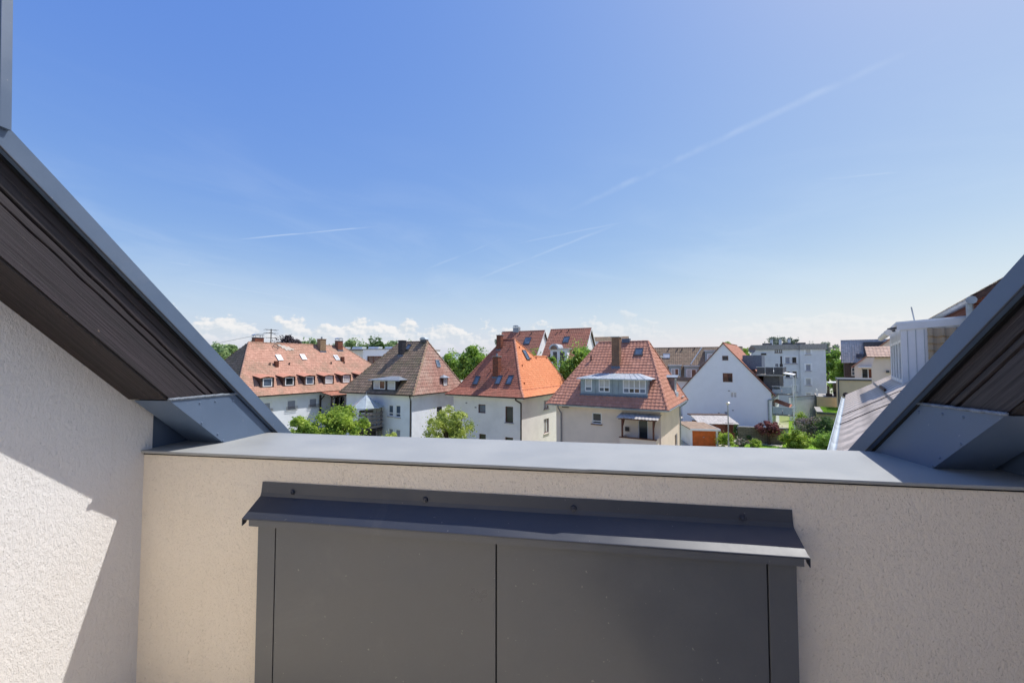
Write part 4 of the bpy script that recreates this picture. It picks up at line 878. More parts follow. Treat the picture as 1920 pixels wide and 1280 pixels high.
    for q in ((780, 525), (1390, 478)): P = on(*q); MB().box(P.x-.17, P.y-.12, P.z-.2, P.x+.17, P.y+.2, P.z+.55).build('vent_shaft', 'brown_frame', rt)
    # chimneys
    P = on(1210, 395); P.y += .3; chimney(rt, P, .75, .6, P.z-.5, st.front(S(1, 1210, 278), P.y).z, 'chimney_clad', 'chimney_clad', .06, 1)
    P = on(1370, 385); P.y += .3; chimney(rt, P, .7, .6, P.z-.5, st.front(S(1, 1370, 292), P.y).z, 'brick_red', 'zinc', .05, 0, True)
    p = st.front(S(1, 608, 285), Ly/2+.3); chimney(rt, p, .9, .6, zr-.8, st.front(S(1, 608, 262), Ly/2+.3).z, 'brick_red', 'zinc', .05, 0, True, False)
    # covered balcony at the far end
    pl = st.front(S(1, 1215, 770), -.2); pr = st.front(S(1, 1520, 765), -.2); yb = -1.5; xl, xr = pl.x, pr.x
    zr_ = pl.z+.05; zd = st.front(S(1, 1340, 950), ov).z; zp = zd+1.0
    rfb = roof_plane(rt, V((xl-.2, yb-.2, zr_-.25)), V((xr+.2, yb-.2, zr_-.25)), V((xr+.2, ov-.06, zr_+.1)), V((xl-.2, ov-.06, zr_+.1)), 'tiles_red', 'flat', .2, .2, name='balcony_roof')
    for x in (xl, (xl+xr)/2, xr):
        for y in (yb, ov-.15):
            p = MB().box(x-.07, y-.07, 0 if y < 0 else zd, x+.07, y+.07, zr_-.3).build('balcony_post', 'dark_timber', rt)
            MB().obox((x-.04, y-.04, zr_-.85), (.08, 0, 0), (0, .08, 0), (.5, 0, .5)).build('brace', 'dark_timber', p)
    box('balcony_beam', 'dark_timber', rt, xl-.15, yb-.08, zr_-.42, xr+.15, yb+.08, zr_-.29); bd = box('balcony_deck', 'dark_timber', rt, xl-.1, yb-.1, zd-.2, xr+.1, ov-.01, zd)
    for j in range(5): box('balcony_board', 'grey_timber', bd, xl-.08, yb-.12, zd+.08+j*.19, xr+.08, yb-.08, zd+.25+j*.19)
    q = st.front(S(1, 1310, 830), ov); window(rt, (q.x, ov-.01, zd+.3), X_, Z_, -Y_, 1.4, 1.5, 2, 1, .08, 'white_frame', 'glass_dark', None, 0.)
    # lead patch on the tiles
    P = on(865, 355); pts = [(-.85, .42), (-.5, .5), (-.34, .3), (-.05, .34), (.1, .12), (.42, .16), (.5, -.06), (.86, -.2), (.7, -.36), (.45, -.3), (.3, -.46), (.05, -.36), (-.12, -.5), (-.25, -.16), (-.5, -.1), (-.48, .14), (-.8, .2)]
    MB().prism([P+ex*a+es*b+N*.05 for a, b in pts], N*.012).build('lead_patch', 'sill_stone', rt)
    # aerial mast with stay wires
    p = st.front(S(1, 728, 300), Ly/2); ztop = st.front(S(1, 728, 180), Ly/2).z; x, y = p.x, Ly/2
    mb = MB().tube((x, y, zr-.3), (x, y, ztop), .05, 6)
    for i, zz in enumerate((ztop-.1, ztop-.45, ztop-.95)):
        mb.tube((x-.75+.15*i, y-.2, zz), (x+.75-.15*i, y+.2, zz), .03, 5)
        for e in (-.6, -.3, .3, .6): mb.tube((x+e, y-.35, zz), (x+e, y+.35, zz), .016, 5)
    am = mb.build('aerial_mast', 'dark_frame', rt)
    MB().tube((x, y, ztop-.3), (x+2.0, y-.9, zr-.6), .014, 4).build('stay_wire', 'dark_frame', am)
    e = st.loc(at_Y(400, 645, 48)); MB().tube((x, y, ztop-.35), (e.x, e.y, e.z), .018, 4).build('overhead_cable', 'dark_frame', am)
    P = on(770, 352); mb = MB(); n = 14
    for i in range(n): a, b = i*math.tau/n, (i+1)*math.tau/n; mb.tube(P+N*.2+ex*math.cos(a)*.28+es*math.sin(a)*.28, P+N*.2+ex*math.cos(b)*.28+es*math.sin(b)*.28, .03, 5)
    mb.build('cable_coil', 'dark_frame', am)
house_long()

m_render('dormer_white', C(214, 216, 218), dirt=(150, 140, 128), bump=.05, dirt_amt=.35); m_tiles('tiles_pale', C(200, 170, 150), C(176, 140, 120), C(160, 140, 120), .4, .5); m_brick('whitewash', C(214, 206, 196), C(190, 170, 156), C(200, 190, 180), 1.4)

# ---------------- white gable house on the right
def gable_house(st, Wd, Ly, ze, za, ov, wall, tiles, fh, kind='pan', cw=.26, ch=.3, trim='brown_frame', drop=0.):
    """local x from -Wd to 0 across the gable, ridge along y."""
    rt = st.root; xm = -Wd/2; k = (za-ze)/(Wd/2)
    mb = MB(); out = [(-Wd, 0), (0, 0), (0, ze), (xm, za), (-Wd, ze)]
    wall_face(mb, (0, 0, 0), X_, Z_, -Y_, out, fh, .12); wall_face(mb, (0, Ly, 0), X_, Z_, Y_, out, (), .1)
    for x, n in ((0, X_), (-Wd, -X_)): wall_face(mb, (x, 0, 0), Y_, Z_, n, [(0, 0), (Ly, 0), (Ly, ze), (0, ze)], ())
    mb.build('wall', wall, rt)
    e = .45; h = .06; top = V((xm, 0, za+h))
    rs = [V((e, -ov, ze-k*e+h)), V((e, Ly+ov, ze-k*e+h)), V((xm, Ly+ov, za+h)), V((xm, -ov, za+h))]; ls = [V((-Wd-e, Ly+ov, ze-k*e+h)), V((-Wd-e, -ov, ze-k*e+h)), V((xm, -ov, za+h)), V((xm, Ly+ov, za+h))]
    roof_plane(rt, *rs, tiles, kind, cw, ch, seed=51); roof_plane(rt, *ls, tiles, kind, cw, ch, seed=52); ridge(rt, (xm, -ov, za+.1), (xm, Ly+ov, za+.1), tiles)
    for s_ in (rs, ls):
        a, b = (s_[0], s_[3]) if s_ is rs else (s_[1], s_[2]); MB().obox(a+V((0, 0, -.14)), b-a, (0, .05, 0), (0, 0, .17)).build('verge_board', trim, rt)
    return rs, ls
def house_white_gable():
    Wd, ze, za = 11.2, 5.25, 11.85; p = at_Y(1446, 735, 54); st = Site('gable_house', 'tall plain white gable wall house with brown verge beside the garden', 'house', (1446, 735), 5.25, 37)
    st.o = V((p.x, p.y, 0)); st.root.location = st.o; rt = st.root
    fh = holes_front(st, [(5, 688, 342, 745, 386), (5, 694, 510, 787, 594), (5, 765, 692, 828, 744), (5, 705, 876, 750, 928)], 0)
    rs, ls = gable_house(st, Wd, 12, ze, za, .12, 'wall_snow', 'tiles_red', fh, trim='tiles_dark_red')
    for i, h in enumerate(fh): window(rt, (h[0], 0, h[1]), X_, Z_, -Y_, h[2]-h[0], h[3]-h[1], (1, 2, 2, 1)[i], 1, .09, ('brown_frame', 'brown_frame', 'white_frame', 'white_frame')[i], (['glass_dark'], ['glass_warm', 'glass_dark'], ['glass_curtain'], ['blind_grey'])[i], None, .08)
    for h in fh[:2]:
        mb = MB(); a, b, c, d = h
        for q in ((a-.1, b-.1, a, d+.1), (c, b-.1, c+.1, d+.1), (a, d, c, d+.1), (a, b-.1, c, b)): mb.box(q[0], -.02, q[1], q[2], -.002, q[3])
        mb.build('surround', 'white_frame', rt)
    for q in ((655, 890), (790, 865), (752, 678)): p = st.front(S(5, *q), 0); box('wall_vent', 'pipe_grey', rt, p.x-.12, -.05, p.z-.05, p.x+.12, -.001, p.z+.05)
    gutter(rt, (.5, -.1, ze-.55), (.5, 12, ze-.55), 'zinc'); MB().path([(.45, -.05, ze-.6), (.1, -.05, ze-.95), (-.35, -.09, ze-1.05), (-.35, -.09, 0)], .09).build('downpipe', 'zinc', rt)
    # roof dormer box with railed roof terrace and balconies on the right flank
    k = (za-ze)/(Wd/2)
    box('dormer_box', 'lead', rt, -3.4, 1.2, 8.2, -1.1, 5.0, 10.15); box('dormer_box', 'zinc_dark', rt, -.9, .8, 5.6, .9, 8, 7.35)
    t = box('roof_terrace_slab', 'concrete', rt, -1.7, .3, 7.36, 1.3, 8, 7.55)
    pn = MB(); 
    for j in range(6): box('terrace_panel', 'zinc_dark', t, 1.26, .4+j*1.2, 7.6, 1.31, 1.5+j*1.2, 8.5)
    for j in range(3): box('terrace_panel', 'zinc_dark', t, -1.6+j*.97, .28, 7.6, -.68+j*.97, .33, 8.5)
    box('terrace_rail', 'zinc_light', t, -1.7, .26, 8.5, 1.35, .36, 8.58); box('folded_parasol', 'dark_frame', t, .9, 3, 7.6, 1.1, 3.2, 10.0)
    for lv, zz in enumerate((5.0, 2.3)):
        sl = box('balcony', 'concrete', rt, .003, .8, zz-.15, 2.3, 6.5, zz)
        for j in range(5): box('balcony_panel', 'balcony_panel', sl, 2.24, .85+j*1.13, zz+.06, 2.28, 1.9+j*1.13, zz+.95)
        for j in range(2): box('balcony_panel', 'balcony_panel', sl, .05+j*1.1, .8, zz+.06, 1.1+j*1.1, .84, zz+.95)
        box('balcony_rail', 'white_frame', sl, .02, .77, zz+.95, 2.33, .87, zz+1.02)
        window(rt, (0, 1.5, zz+.05), Y_, Z_, X_, 1.6, 2.1, 2, 1, .08, 'white_frame', 'glass_dark', None, -.02)
    for y in (.85, 6.4): box('balcony_post', 'white_frame', rt, 2.34, y-.06, 0, 2.45, y+.06, 7.36)
    MB().obox((-.5, .6, 8.0), (2.95, 0, -.55), (0, 6, 0), (0, 0, .1)).build('awning', 'white_frame', rt)
    MB().obox((.2, 1.0, 3.9), (1.8, 0, -.7), (0, 4.5, 0), (0, 0, .09)).build('porch_roof', 'tiles_dark_red', rt)
    MB().tube((xd := -2.2, 1.0, 10.0), (xd, 1.0, 10.7), .05, 6).build('dish_pole', 'zinc', rt); n = 12
    MB().add([(xd+math.cos(i*math.tau/n)*.45, .9, 10.9+math.sin(i*math.tau/n)*.45) for i in range(n)]+[(xd, 1.12, 10.9)], [(i, (i+1) % n, n) for i in range(n)]).build('dish', 'pipe_grey', rt)
house_white_gable()

def lean_site(name, label, cat, px, Y, yaw, group=None):
    p = at_Y(*px, Y); st = Site(name, label, cat, px, 0.001, yaw, group); st.o = V((p.x, p.y, 0)); st.root.location = st.o; return st, p.z

# ---------------- two red roofed houses behind
def house_back_red(px_ridge_r, Y, yaw, L, zdrop, label, arched, seed):
    st, zr = lean_site('gable_house', label, 'house', px_ridge_r, Y, yaw); rt = st.root
    D = 9.0; ze = zr-zdrop; k = zdrop/(D/2)
    # ridge along x from -L to 0 at y=0; front slope towards -y
    A, B, R2, R1 = V((-L-.3, -D/2, ze)), V((.25, -D/2, ze)), V((.25, 0, zr)), V((-L-.3, 0, zr))
    roof_plane(rt, A, B, R2, R1, 'tiles_far_red', 'pan', .28, .32, seed=seed); roof_plane(rt, V((.25, D/2, ze)), V((-L-.3, D/2, ze)), R1, R2, 'tiles_far_red', 'pan', .4, .4, seed=seed+1); ridge(rt, R1, R2, 'tiles_far_red')
    mb = MB(); out = [(-D/2+.4, 0), (D/2-.4, 0), (D/2-.4, ze+.2), (0, zr-.25), (-D/2+.4, ze+.2)]
    for x, n in ((0, X_), (-L, -X_)): wall_face(mb, (x, 0, 0), Y_, Z_, n, out, ())
    wall_face(mb, (0, -D/2+.4, 0), X_, Z_, -Y_, [(-L, 0), (0, 0), (0, ze+.2), (-L, ze+.2)], ()); mb.build('wall', 'wall_white', rt)
    for a in ((B, R2), (V((.25, D/2, ze)), R2)): MB().obox(a[0]+V((0, 0, -.2)), a[1]-a[0], (.05, 0, 0), (0, 0, .2)).build('verge_board', 'wall_white', rt)
    ex, es, N = slope_axes(A, B, R1)
    return st, A, B, R1, R2, ex, es, N, ze, k
st, A, B, R1, R2, ex, es, N, ze, k = house_back_red(S(3, 1020, 150), 66, 26, 7.2, 5.2, 'red tiled house with white gable end, its skylight roof behind the orange roofed house', False, 61)
skylight(st.root, st.on(S(3, 865, 252), A, N), ex, es, N, 1.1, 1.5, 'glass_sky'); p = st.front(S(3, 762, 150), 0.2); chimney(st.root, p, 1.0, .8, R1.z-.4, st.front(S(3, 762, 128), .2).z, 'zinc', 'zinc_light', .06, 0, True, False)
for q in ((790, 190), (905, 185)): vent(st.root, st.on(S(3, *q), A, N), .25, .08)
st, A, B, R1, R2, ex, es, N, ze, k = house_back_red(S(4, 440, 76), 58, 26, 5.6, 4.8, 'red tiled house with arched white dormer rising behind the leafy tree', True, 65)
skylight(st.root, st.on(S(3, 1238, 242), A, N), ex, es, N, .9, 1.2)
for q in ((1150, 180), (1190, 165), (1260, 160)): vent(st.root, st.on(S(3, *q), A, N), .2, .07)
P = st.on(S(3, 1140, 450), A, N); yd = -4.55; q0, q1 = st.front(S(3, 1085, 460), yd), st.front(S(3, 1210, 330), yd); xl, xr, zt = q0.x, q0.x+2.4, q1.z; zb = ze-1.6; n = 10
mb = MB(); hs = [(xl+.3, zb+.2, xl+1.05, zt-.25), (xl+1.3, zb+.2, xl+2.1, zt-.25)]; wall_face(mb, (0, yd, 0), X_, Z_, -Y_, [(xl, zb), (xr, zb), (xr, zt), (xl, zt)], hs, .1)
for x, e in ((xl, -1), (xr, 1)): mb.add([(x, yd, zb), (x, yd, zt), (x, -1.5, zt), (x, -1.5, zb)], [(0, 1, 2, 3) if e < 0 else (3, 2, 1, 0)])
dm = mb.build('dormer', 'wall_blue_white', st.root)
for h in hs: window(dm, (h[0], yd, h[1]), X_, Z_, -Y_, h[2]-h[0], h[3]-h[1], 1, 1, .08, 'white_frame', 'glass_dark', None, .06)
vs = [((xl+.55)-math.cos(math.pi*i/n)*.72, y, zt+math.sin(math.pi*i/n)*.75) for y in (yd-.15, -1.0) for i in range(n+1)]
ar = MB().add(vs, [(i, i+1, n+2+i, n+1+i) for i in range(n)]+[tuple(range(n, -1, -1))]).build('arched_roof', 'zinc_light', dm)
vs = [((xl+.55)-math.cos(math.pi*i/n)*.5, yd-.17, zt+math.sin(math.pi*i/n)*.52) for i in range(n+1)]
MB().add(vs, [tuple(range(n, -1, -1))]).build('fanlight', 'glass_warm', dm)
MB().obox((xl+1.28, yd-.12, zt), (1.3, 0, 0), (0, 3, 0), (0, 0, .12)).build('flat_roof', 'zinc_light', dm)

# ---------------- modern white flat-roofed block far left, curved metal roof, brown roofed row
st, z = lean_site('flat_roof_block', 'white modern flat-roofed block behind the long house', 'building', S(2, 200, 372), 78, 12); rt = st.root
zt = z; fh = [(1.0, zt-3.2, 4.2, zt-1.4), (6.4, zt-3.2, 9, zt-1.4)]
mb = MB(); wall_face(mb, (0, 0, 0), X_, Z_, -Y_, [(0, 0), (12, 0), (12, zt), (0, zt)], [(.8, zt-3.6, 4.4, zt-1.2), (6.2, zt-3.6, 9.2, zt-1.2)], .5); wall_face(mb, (0, 0, 0), Y_, Z_, -X_, [(0, 0), (9, 0), (9, zt), (0, zt)], ()); wall_face(mb, (12, 0, 0), Y_, Z_, X_, [(0, 0), (9, 0), (9, zt), (0, zt)], ()); mb.build('wall', 'wall_modern', rt)
box('wing', 'wall_modern', rt, -9, 1.5, 0, -.01, 9, zt-.1); box('roof', 'concrete', rt, -9.1, -.1, zt+.001, 12.1, 9.1, zt+.18)
for a, c in ((.8, 4.4), (6.2, 9.2)): window(rt, (a, 0, zt-3.6), X_, Z_, -Y_, c-a, 2.4, 3, 1, .14, 'brown_frame', 'glass_warm', None, .35)
box('terrace_slab', 'wall_modern', rt, -.6, -4.2, zt-4.9, 12, -.01, zt-4.3); mb = MB()
for x in np.arange(-.4, 12, .45): mb.tube((x, -4.1, zt-4.3), (x, -4.1, zt-3.4), .02, 4)
mb.tube((-.5, -4.1, zt-3.4), (12, -4.1, zt-3.4), .03, 4); mb.build('terrace_railing', 'zinc_light', rt)
for i in range(5): MB().obox((-8+i*3.6, 3, zt+.2), (2.2, 0, 0), (0, 1.5, 0), (0, .3, .5)).build('roof_light', 'zinc_light', rt)
st, z = lean_site('barrel_roof_hall', 'grey curved metal barrel roof behind the mossy roofed house', 'building', S(2, 960, 405), 62, 26.5); rt = st.root
n = 14; prof = [(-2.2*1+4.4*i/n, z-2.6+2.6*math.sin(math.pi*i/n)) for i in range(n+1)]
MB().add([(x+.5, y, zz) for y in (0, 9) for x, zz in prof], [(i, i+1, n+2+i, n+1+i) for i in range(n)]+[tuple(range(n, -1, -1))]).build('roof', 'zinc', rt); box('wall', 'wall_concrete', rt, -1.6, .05, 0, 2.6, 9, z-2.6)
for y in np.arange(.6, 9, .8): MB().path([(x+.5, y, zz+.02) for x, zz in prof], .04, 4).build('roof_seam', 'zinc', rt)
st, z = lean_site('brown_roof_row', 'brown tiled terrace roof with white box dormers behind the beige house', 'house', S(5, 640, 258), 74, 24); rt = st.root
zr = z; L, D = 15, 10; ze = zr-6.0
A, B, R2, R1 = V((-L, -D/2, ze)), V((4, -D/2, ze)), V((4, 0, zr)), V((-L, 0, zr)); roof_plane(rt, A, B, R2, R1, 'tiles_brown', 'pan', .32, .36, seed=71); roof_plane(rt, V((4, D/2, ze)), V((-L, D/2, ze)), R1, R2, 'tiles_brown', 'pan', .5, .5, seed=72); ridge(rt, R1, R2, 'tiles_brown')
box('wall', 'wall_white', rt, -L+.2, -D/2+.4, 0, 3.8, D/2-.4, ze+.1); ex, es, N = slope_axes(A, B, R1); mb = MB(); a, b = st.on(S(5, 490, 265), A, N), st.on(S(5, 385, 425), A, N)
MB().tube(a+N*.05, b+N*.05, .1, 6).build('parting_seam', 'zinc_light', rt); skylight(rt, st.on(S(5, 152, 345), A, N), ex, es, N, 1.2, 1.1, 'glass_curtain', 'zinc')
for (x0, x1, y0) in ((175, 290, 440), (322, 460, 445), (522, 650, 300)):
    P = st.on(S(5, (x0+x1)/2, y0), A, N); a, b = st.front(S(5, x0, y0), P.y-1.6), st.front(S(5, x1, y0), P.y-1.6); zt = a.z; zb = zt-2.0
    mb = MB(); h = (a.x+.35, zb+.1, b.x-.35, zt-.45); wall_face(mb, (0, P.y-1.6, 0), X_, Z_, -Y_, [(a.x, zb-.3), (b.x, zb-.3), (b.x, zt), (a.x, zt)], [h], .1)
    for x, e in ((a.x, -1), (b.x, 1)): mb.add([(x, P.y-1.6, zb-.3), (x, P.y-1.6, zt), (x, P.y+.5, zt), (x, P.y+.5, zb-.3)], [(0, 1, 2, 3) if e < 0 else (3, 2, 1, 0)])
    dm = mb.build('dormer', 'clad_grey', rt); window(dm, (h[0], P.y-1.6, h[1]), X_, Z_, -Y_, h[2]-h[0], h[3]-h[1], 2, 1, .1, 'white_frame', ['glass_curtain', 'glass_warm'], None, .06); box('flat_roof', 'zinc_light', dm, a.x-.15, P.y-1.8, zt+.001, b.x+.15, P.y+.6, zt+.2)
for q in ((175, 285), (255, 290), (300, 290), (420, 280)): vent(rt, st.on(S(5, *q), A, N), .25, .09)
st, z = lean_site('far_tiled_house', 'small far house with brown roof glimpsed left of the red chimney ridge', 'house', S(4, 600, 160), 95, 22); rt = st.root
A, B, R2, R1 = V((-7, -4, z-4)), V((5, -4, z-4)), V((5, 0, z)), V((-7, 0, z)); roof_plane(rt, A, B, R2, R1, 'tiles_brown', 'pan', .4, .45, seed=75); roof_plane(rt, V((5, 4, z-4)), V((-7, 4, z-4)), R1, R2, 'tiles_brown', 'pan', .5, .5, seed=76); box('wall', 'wall_cream', rt, -6.8, -3.7, 0, 4.8, 3.7, z-3.9); ex, es, N = slope_axes(A, B, R1)
skylight(rt, V((1.2, -1.6, z-1.6)), ex, es, N, 1.2, 1.0, 'glass_curtain', 'zinc_light'); box('dormer', 'wall_white', rt, -3, -3, z-3, -.6, -.6, z-1.2)

# ---------------- grey four-storey apartment block
st, z = lean_site('apartment_block', 'grey concrete four-storey flat-roofed apartment block beyond the garden', 'building', S(6, 155, 250), 80, 29); rt = st.root
zt = z-.1
def fpx(k, x0, y0, x1, y1, y): a, b = st.front(S(k, x0, y1), y), st.front(S(k, x1, y0), y); return (a.x, a.z, b.x, b.z)
W1 = st.front(S(6, 608, 250), 0).x; W2 = st.front(S(6, 858, 250), -.6).x
hl_ = [fpx(6, *r, 0) for r in ((470, 352, 520, 418), (535, 352, 585, 418), (472, 488, 522, 553), (538, 488, 588, 553), (538, 625, 590, 688), (372, 282, 402, 313), (412, 282, 442, 313), (380, 420, 405, 475), (420, 420, 450, 475), (425, 548, 455, 590))]
hr_ = [fpx(6, *r, -.6) for r in ((665, 278, 718, 330), (668, 422, 720, 488), (668, 558, 722, 625), (672, 698, 722, 735))]
mb = MB(); wall_face(mb, (0, 0, 0), X_, Z_, -Y_, [(0, 0), (W1, 0), (W1, zt), (0, zt)], hl_, .15); wall_face(mb, (0, -.6, 0), X_, Z_, -Y_, [(W1, 0), (W2, 0), (W2, zt), (W1, zt)], hr_, .15)
wall_face(mb, (W1, 0, 0), Y_, Z_, -X_, [(-.6, 0), (0, 0), (0, zt), (-.6, zt)], ()); wall_face(mb, (0, 0, 0), Y_, Z_, -X_, [(0, 0), (10, 0), (10, zt), (0, zt)], ()); wall_face(mb, (W2, 0, 0), Y_, Z_, X_, [(-.6, 0), (10, 0), (10, zt), (-.6, zt)], ()); mb.build('wall', 'wall_concrete', rt)
box('roof', 'concrete', rt, -.2, -.2, zt-.7, W1-.002, 10.2, zt+.3); box('roof', 'concrete', rt, W1, -.8, zt-.72, W2+.2, 10.2, zt+.32)
for h, y in [(h, 0) for h in hl_]+[(h, -.6) for h in hr_]:
    big = h[3]-h[1] > .5; w = window(rt, (h[0], y, h[1]), X_, Z_, -Y_, h[2]-h[0], h[3]-h[1], 1, 1, .1, 'white_frame' if y or h[0] > 4.5 else 'dark_frame', random.Random(h[0]*9).choice(['glass_curtain', 'glass_dark', 'blind_grey']), 'brown_frame' if big else None, .1)
    if h[0] > 4.8:
        a, b, c, d = h; mb = MB()
        for q in ((a-.18, b, a, d+.18), (c, b, c+.18, d+.18), (a, d, c, d+.18)): mb.box(q[0], y-.03, q[1], q[2], y-.002, q[3])
        mb.build('surround', 'wall_snow', w)
for q in ((300, 238), (495, 238), (620, 235)): p = st.front(S(6, *q), 2); box('roof_vent', 'zinc_dark', rt, p.x-.8, 2, zt+.3, p.x+.8, 3, zt+.7)
for i in range(3): MB().tube((3.6+i*1.5, 6, zt+.3), (3.6+i*1.5, 6, zt+1.6), .25, 8).build('chimney', 'zinc_light', rt)
b_ = fpx(6, 240, 318, 290, 335, 0); box('balcony_rail', 'dark_frame', rt, b_[0], -.1, b_[1], b_[2], -.02, b_[3])

# ---------------- low walls, garages and small things around the garden
def low_wall(name, label, cat, pa, pb, z, th, mat, cap=None):
    a, b = V(pa), V(pb); t = thing(name, label, cat, (a.x, a.y, 0), math.atan2(b.y-a.y, b.x-a.x)); L = (b-a).length
    box('wall_body', mat, t, 0, 0, 0, L, th, z)
    if cap: box('wall_cap', cap, t, -.03, -.04, z+.001, L+.03, th+.04, z+.07)
    return t
g0, g1 = at_z(1384, 829, 0), at_z(1474, 833, 0)
low_wall('garden_wall', 'weathered block garden wall behind the dark red maple', 'wall', (g0.x, g0.y), (g1.x, g1.y), 1.75, .25, 'block_wall', 'concrete')
a, b = at_Y(1483, 745, 64), at_Y(1533, 748, 68)
low_wall('boundary_wall', 'plain grey rendered wall in front of the apartment block', 'wall', (a.x, a.y), (b.x, b.y), a.z, .3, 'wall_concrete', 'zinc_dark')
# orange garage
a = at_Y(*S(5, 390, 1050), 45); t = thing('garage', 'small garage with bright orange door and flat brown roof beside beige house', 'garage', (a.x, a.y, 0), R(-8)); zt = a.z; w = 2.75
mb = MB(); wall_face(mb, (0, 0, 0), X_, Z_, -Y_, [(0, 0), (w, 0), (w, zt), (0, zt)], [(.1, .03, w-.2, zt-.12)], .1); wall_face(mb, (w, 0, 0), Y_, Z_, X_, [(0, 0), (5.5, 0), (5.5, zt), (0, zt)], ()); wall_face(mb, (0, 0, 0), Y_, Z_, -X_, [(0, 0), (5.5, 0), (5.5, zt), (0, zt)], ()); mb.build('wall', 'wall_white', t)
dr = box('door', 'orange_door', t, .12, .05, .04, w-.22, .09, zt-.13); 
for i in range(1, 8): box('door_slat', 'orange_door', dr, .13, .035, .04+i*(zt-.17)/8-.012, w-.23, .049, .04+i*(zt-.17)/8+.012)
MB().box(1.2, .01, 1.0, 1.36, .034, 1.05).build('handle', 'zinc', dr)
bevel(box('roof', 'felt_roof', t, -.15, -.25, zt+.001, w+.15, 5.7, zt+.12), .02); box('fascia', 'white_frame', t, -.17, -.29, zt-.05, w+.17, -.252, zt+.14); box('fascia', 'white_frame', t, w+.152, -.25, zt-.05, w+.19, 5.7, zt+.14)
# brown-roofed shed behind it
a = at_Y(*S(5, 460, 985), 49.5); t = thing('garden_shed', 'low brick shed with pale ribbed roof behind the orange garage', 'shed', (a.x, a.y, 0), R(-6)); zt = a.z; b = at_Y(*S(5, 845, 1000), 49.); w = (b-a).length
box('wall', 'brick_red', t, .25, .1, 0, w-.25, 3.2, zt-.1)
for i in range(5): MB().obox((i*w/5+.01, -.25, zt-.12), (w/5-.02, 0, 0), (0, 3.4, .62), (0, -.02, .07)).build('roof_sheet', 'awning_sheet', t)
box('ridge_cap', 'dormer_brown', t, -.02, 3.0, zt+.5, w+.02, 4.2, zt+.62); box('door', 'brown_frame', t, w-1.5, .06, 0, w-.6, .098, 1.95)
# street lamp
a = at_z(1366.5, 846, 0); t = thing('street_lamp', 'slim grey post-top street lamp standing before the white gable wall', 'street lamp', (a.x, a.y, 0)); zt = at_Y(1366, 754, a.y).z
MB().tube((0, 0, 0), (0, 0, zt-.25), .07, 8, .05).build('pole', 'steel_pole', t); MB().tube((0, 0, 0), (0, 0, .9), .1, 8).build('base', 'steel_pole', t); MB().tube((0, 0, zt-.25), (0, 0, zt-.05), .09, 10, .22).build('lantern', 'fabric_white', t); MB().tube((0, 0, zt-.05), (0, 0, zt+.06), .25, 10, .1).build('lamp_hood', 'steel_pole', t)
# flat green roofed garage and beige flat buildings on the right
a = at_Y(1533, 772, 56); t = thing('green_roof_garage', 'low flat garage with grassy green roof at the end of the garden', 'garage', (a.x, a.y, 0), R(-34)); zt = a.z
box('wall', 'wall_garden', t, .1, .1, 0, 6.4, 7, zt-.25); box('roof_edge', 'zinc_dark', t, -.1, -.15, zt-.25, 6.6, 7.2, zt); box('roof_kerb', 'concrete', t, -.1, -.15, zt+.001, .6, 7.2, zt+.07); GREEN = (a, zt)
a = at_Y(1532, 744, 66); t = thing('terrace_annex', 'low beige annex with roof terrace and white railing', 'building', (a.x, a.y, 0), R(-34)); zt = a.z
box('wall', 'wall_ochre', t, 0, 0, 0, 4.4, 8, zt); box('coping', 'concrete', t, -.05, -.05, zt+.001, 4.4, 8, zt+.1)
p = MB()
for i in range(7): p.tube((.1, .1+i*.6, zt+.1), (.1, .1+i*.6, zt+1.1), .03, 5)
p.tube((.1, .1, zt+1.1), (.1, 3.8, zt+1.1), .035, 5); p.build('railing', 'white_frame', t)
for i, (x, y) in enumerate(((1.2, .6), (2.2, .7), (3.2, .6))): box('planter', 'dark_timber', t, x, y, zt+.1, x+.8, y+.5, zt+.55)
MB().obox((1.6, 1., zt+2.2), (3.2, 0, .25), (0, 4, 0), (0, 0, .1)).build('awning', 'white_frame', t); box('glass_front', 'glass_dark', t, 2.4, 4.2, zt+.1, 4.3, 4.3, zt+2.3)
a = at_Y(1572.5, 713, 58); t = thing('flat_beige_house', 'beige flat-roofed extension with dark parapet edge at the right', 'building', (a.x, a.y, 0), R(-36)); zt = a.z
box('wall', 'wall_ochre', t, 0, 0, 0, 7, 7, zt); box('roof_edge', 'zinc_dark', t, -.12, -.12, zt+.001, 7.1, 7.1, zt+.22); box('downpipe', 'zinc_dark', t, -.12, -.14, 0, .02, -.002, zt); box('wall_vent', 'dark_frame', t, 3.6, -.06, zt-1.2, 3.95, -.002, zt-1.05)
# dark house with hung tiles and blue dormer, further back
a = at_Y(1578, 680, 78); t = thing('tile_hung_house', 'far dark house with grid of grey tiles and blue-black dormer', 'house', (a.x, a.y, 0), R(-38)); ze = a.z; zt = at_Y(1578, 637, 78).z
box('wall', 'brown_render', t, .4, .4, 0, 9, 8, ze)
MB().prism([(.42, .4, ze-.1), (.42, 5.6, ze-.1), (.42, 2.6, zt-.15)], (.1, 0, 0)).build('gable', 'brown_render', t)
roof_plane(t, (0, 0, ze), (9.5, 0, ze), (9.5, 2.6, zt), (0, 2.6, zt), 'tiles_dark_far', 'pan', .34, .4, seed=81); roof_plane(t, (9.5, 6, ze), (0, 6, ze), (0, 2.6, zt), (9.5, 2.6, zt), 'tiles_dark_far', 'pan', .5, .5, seed=82); ridge(t, (0, 2.6, zt), (9.5, 2.6, zt), 'tiles_dark_far')
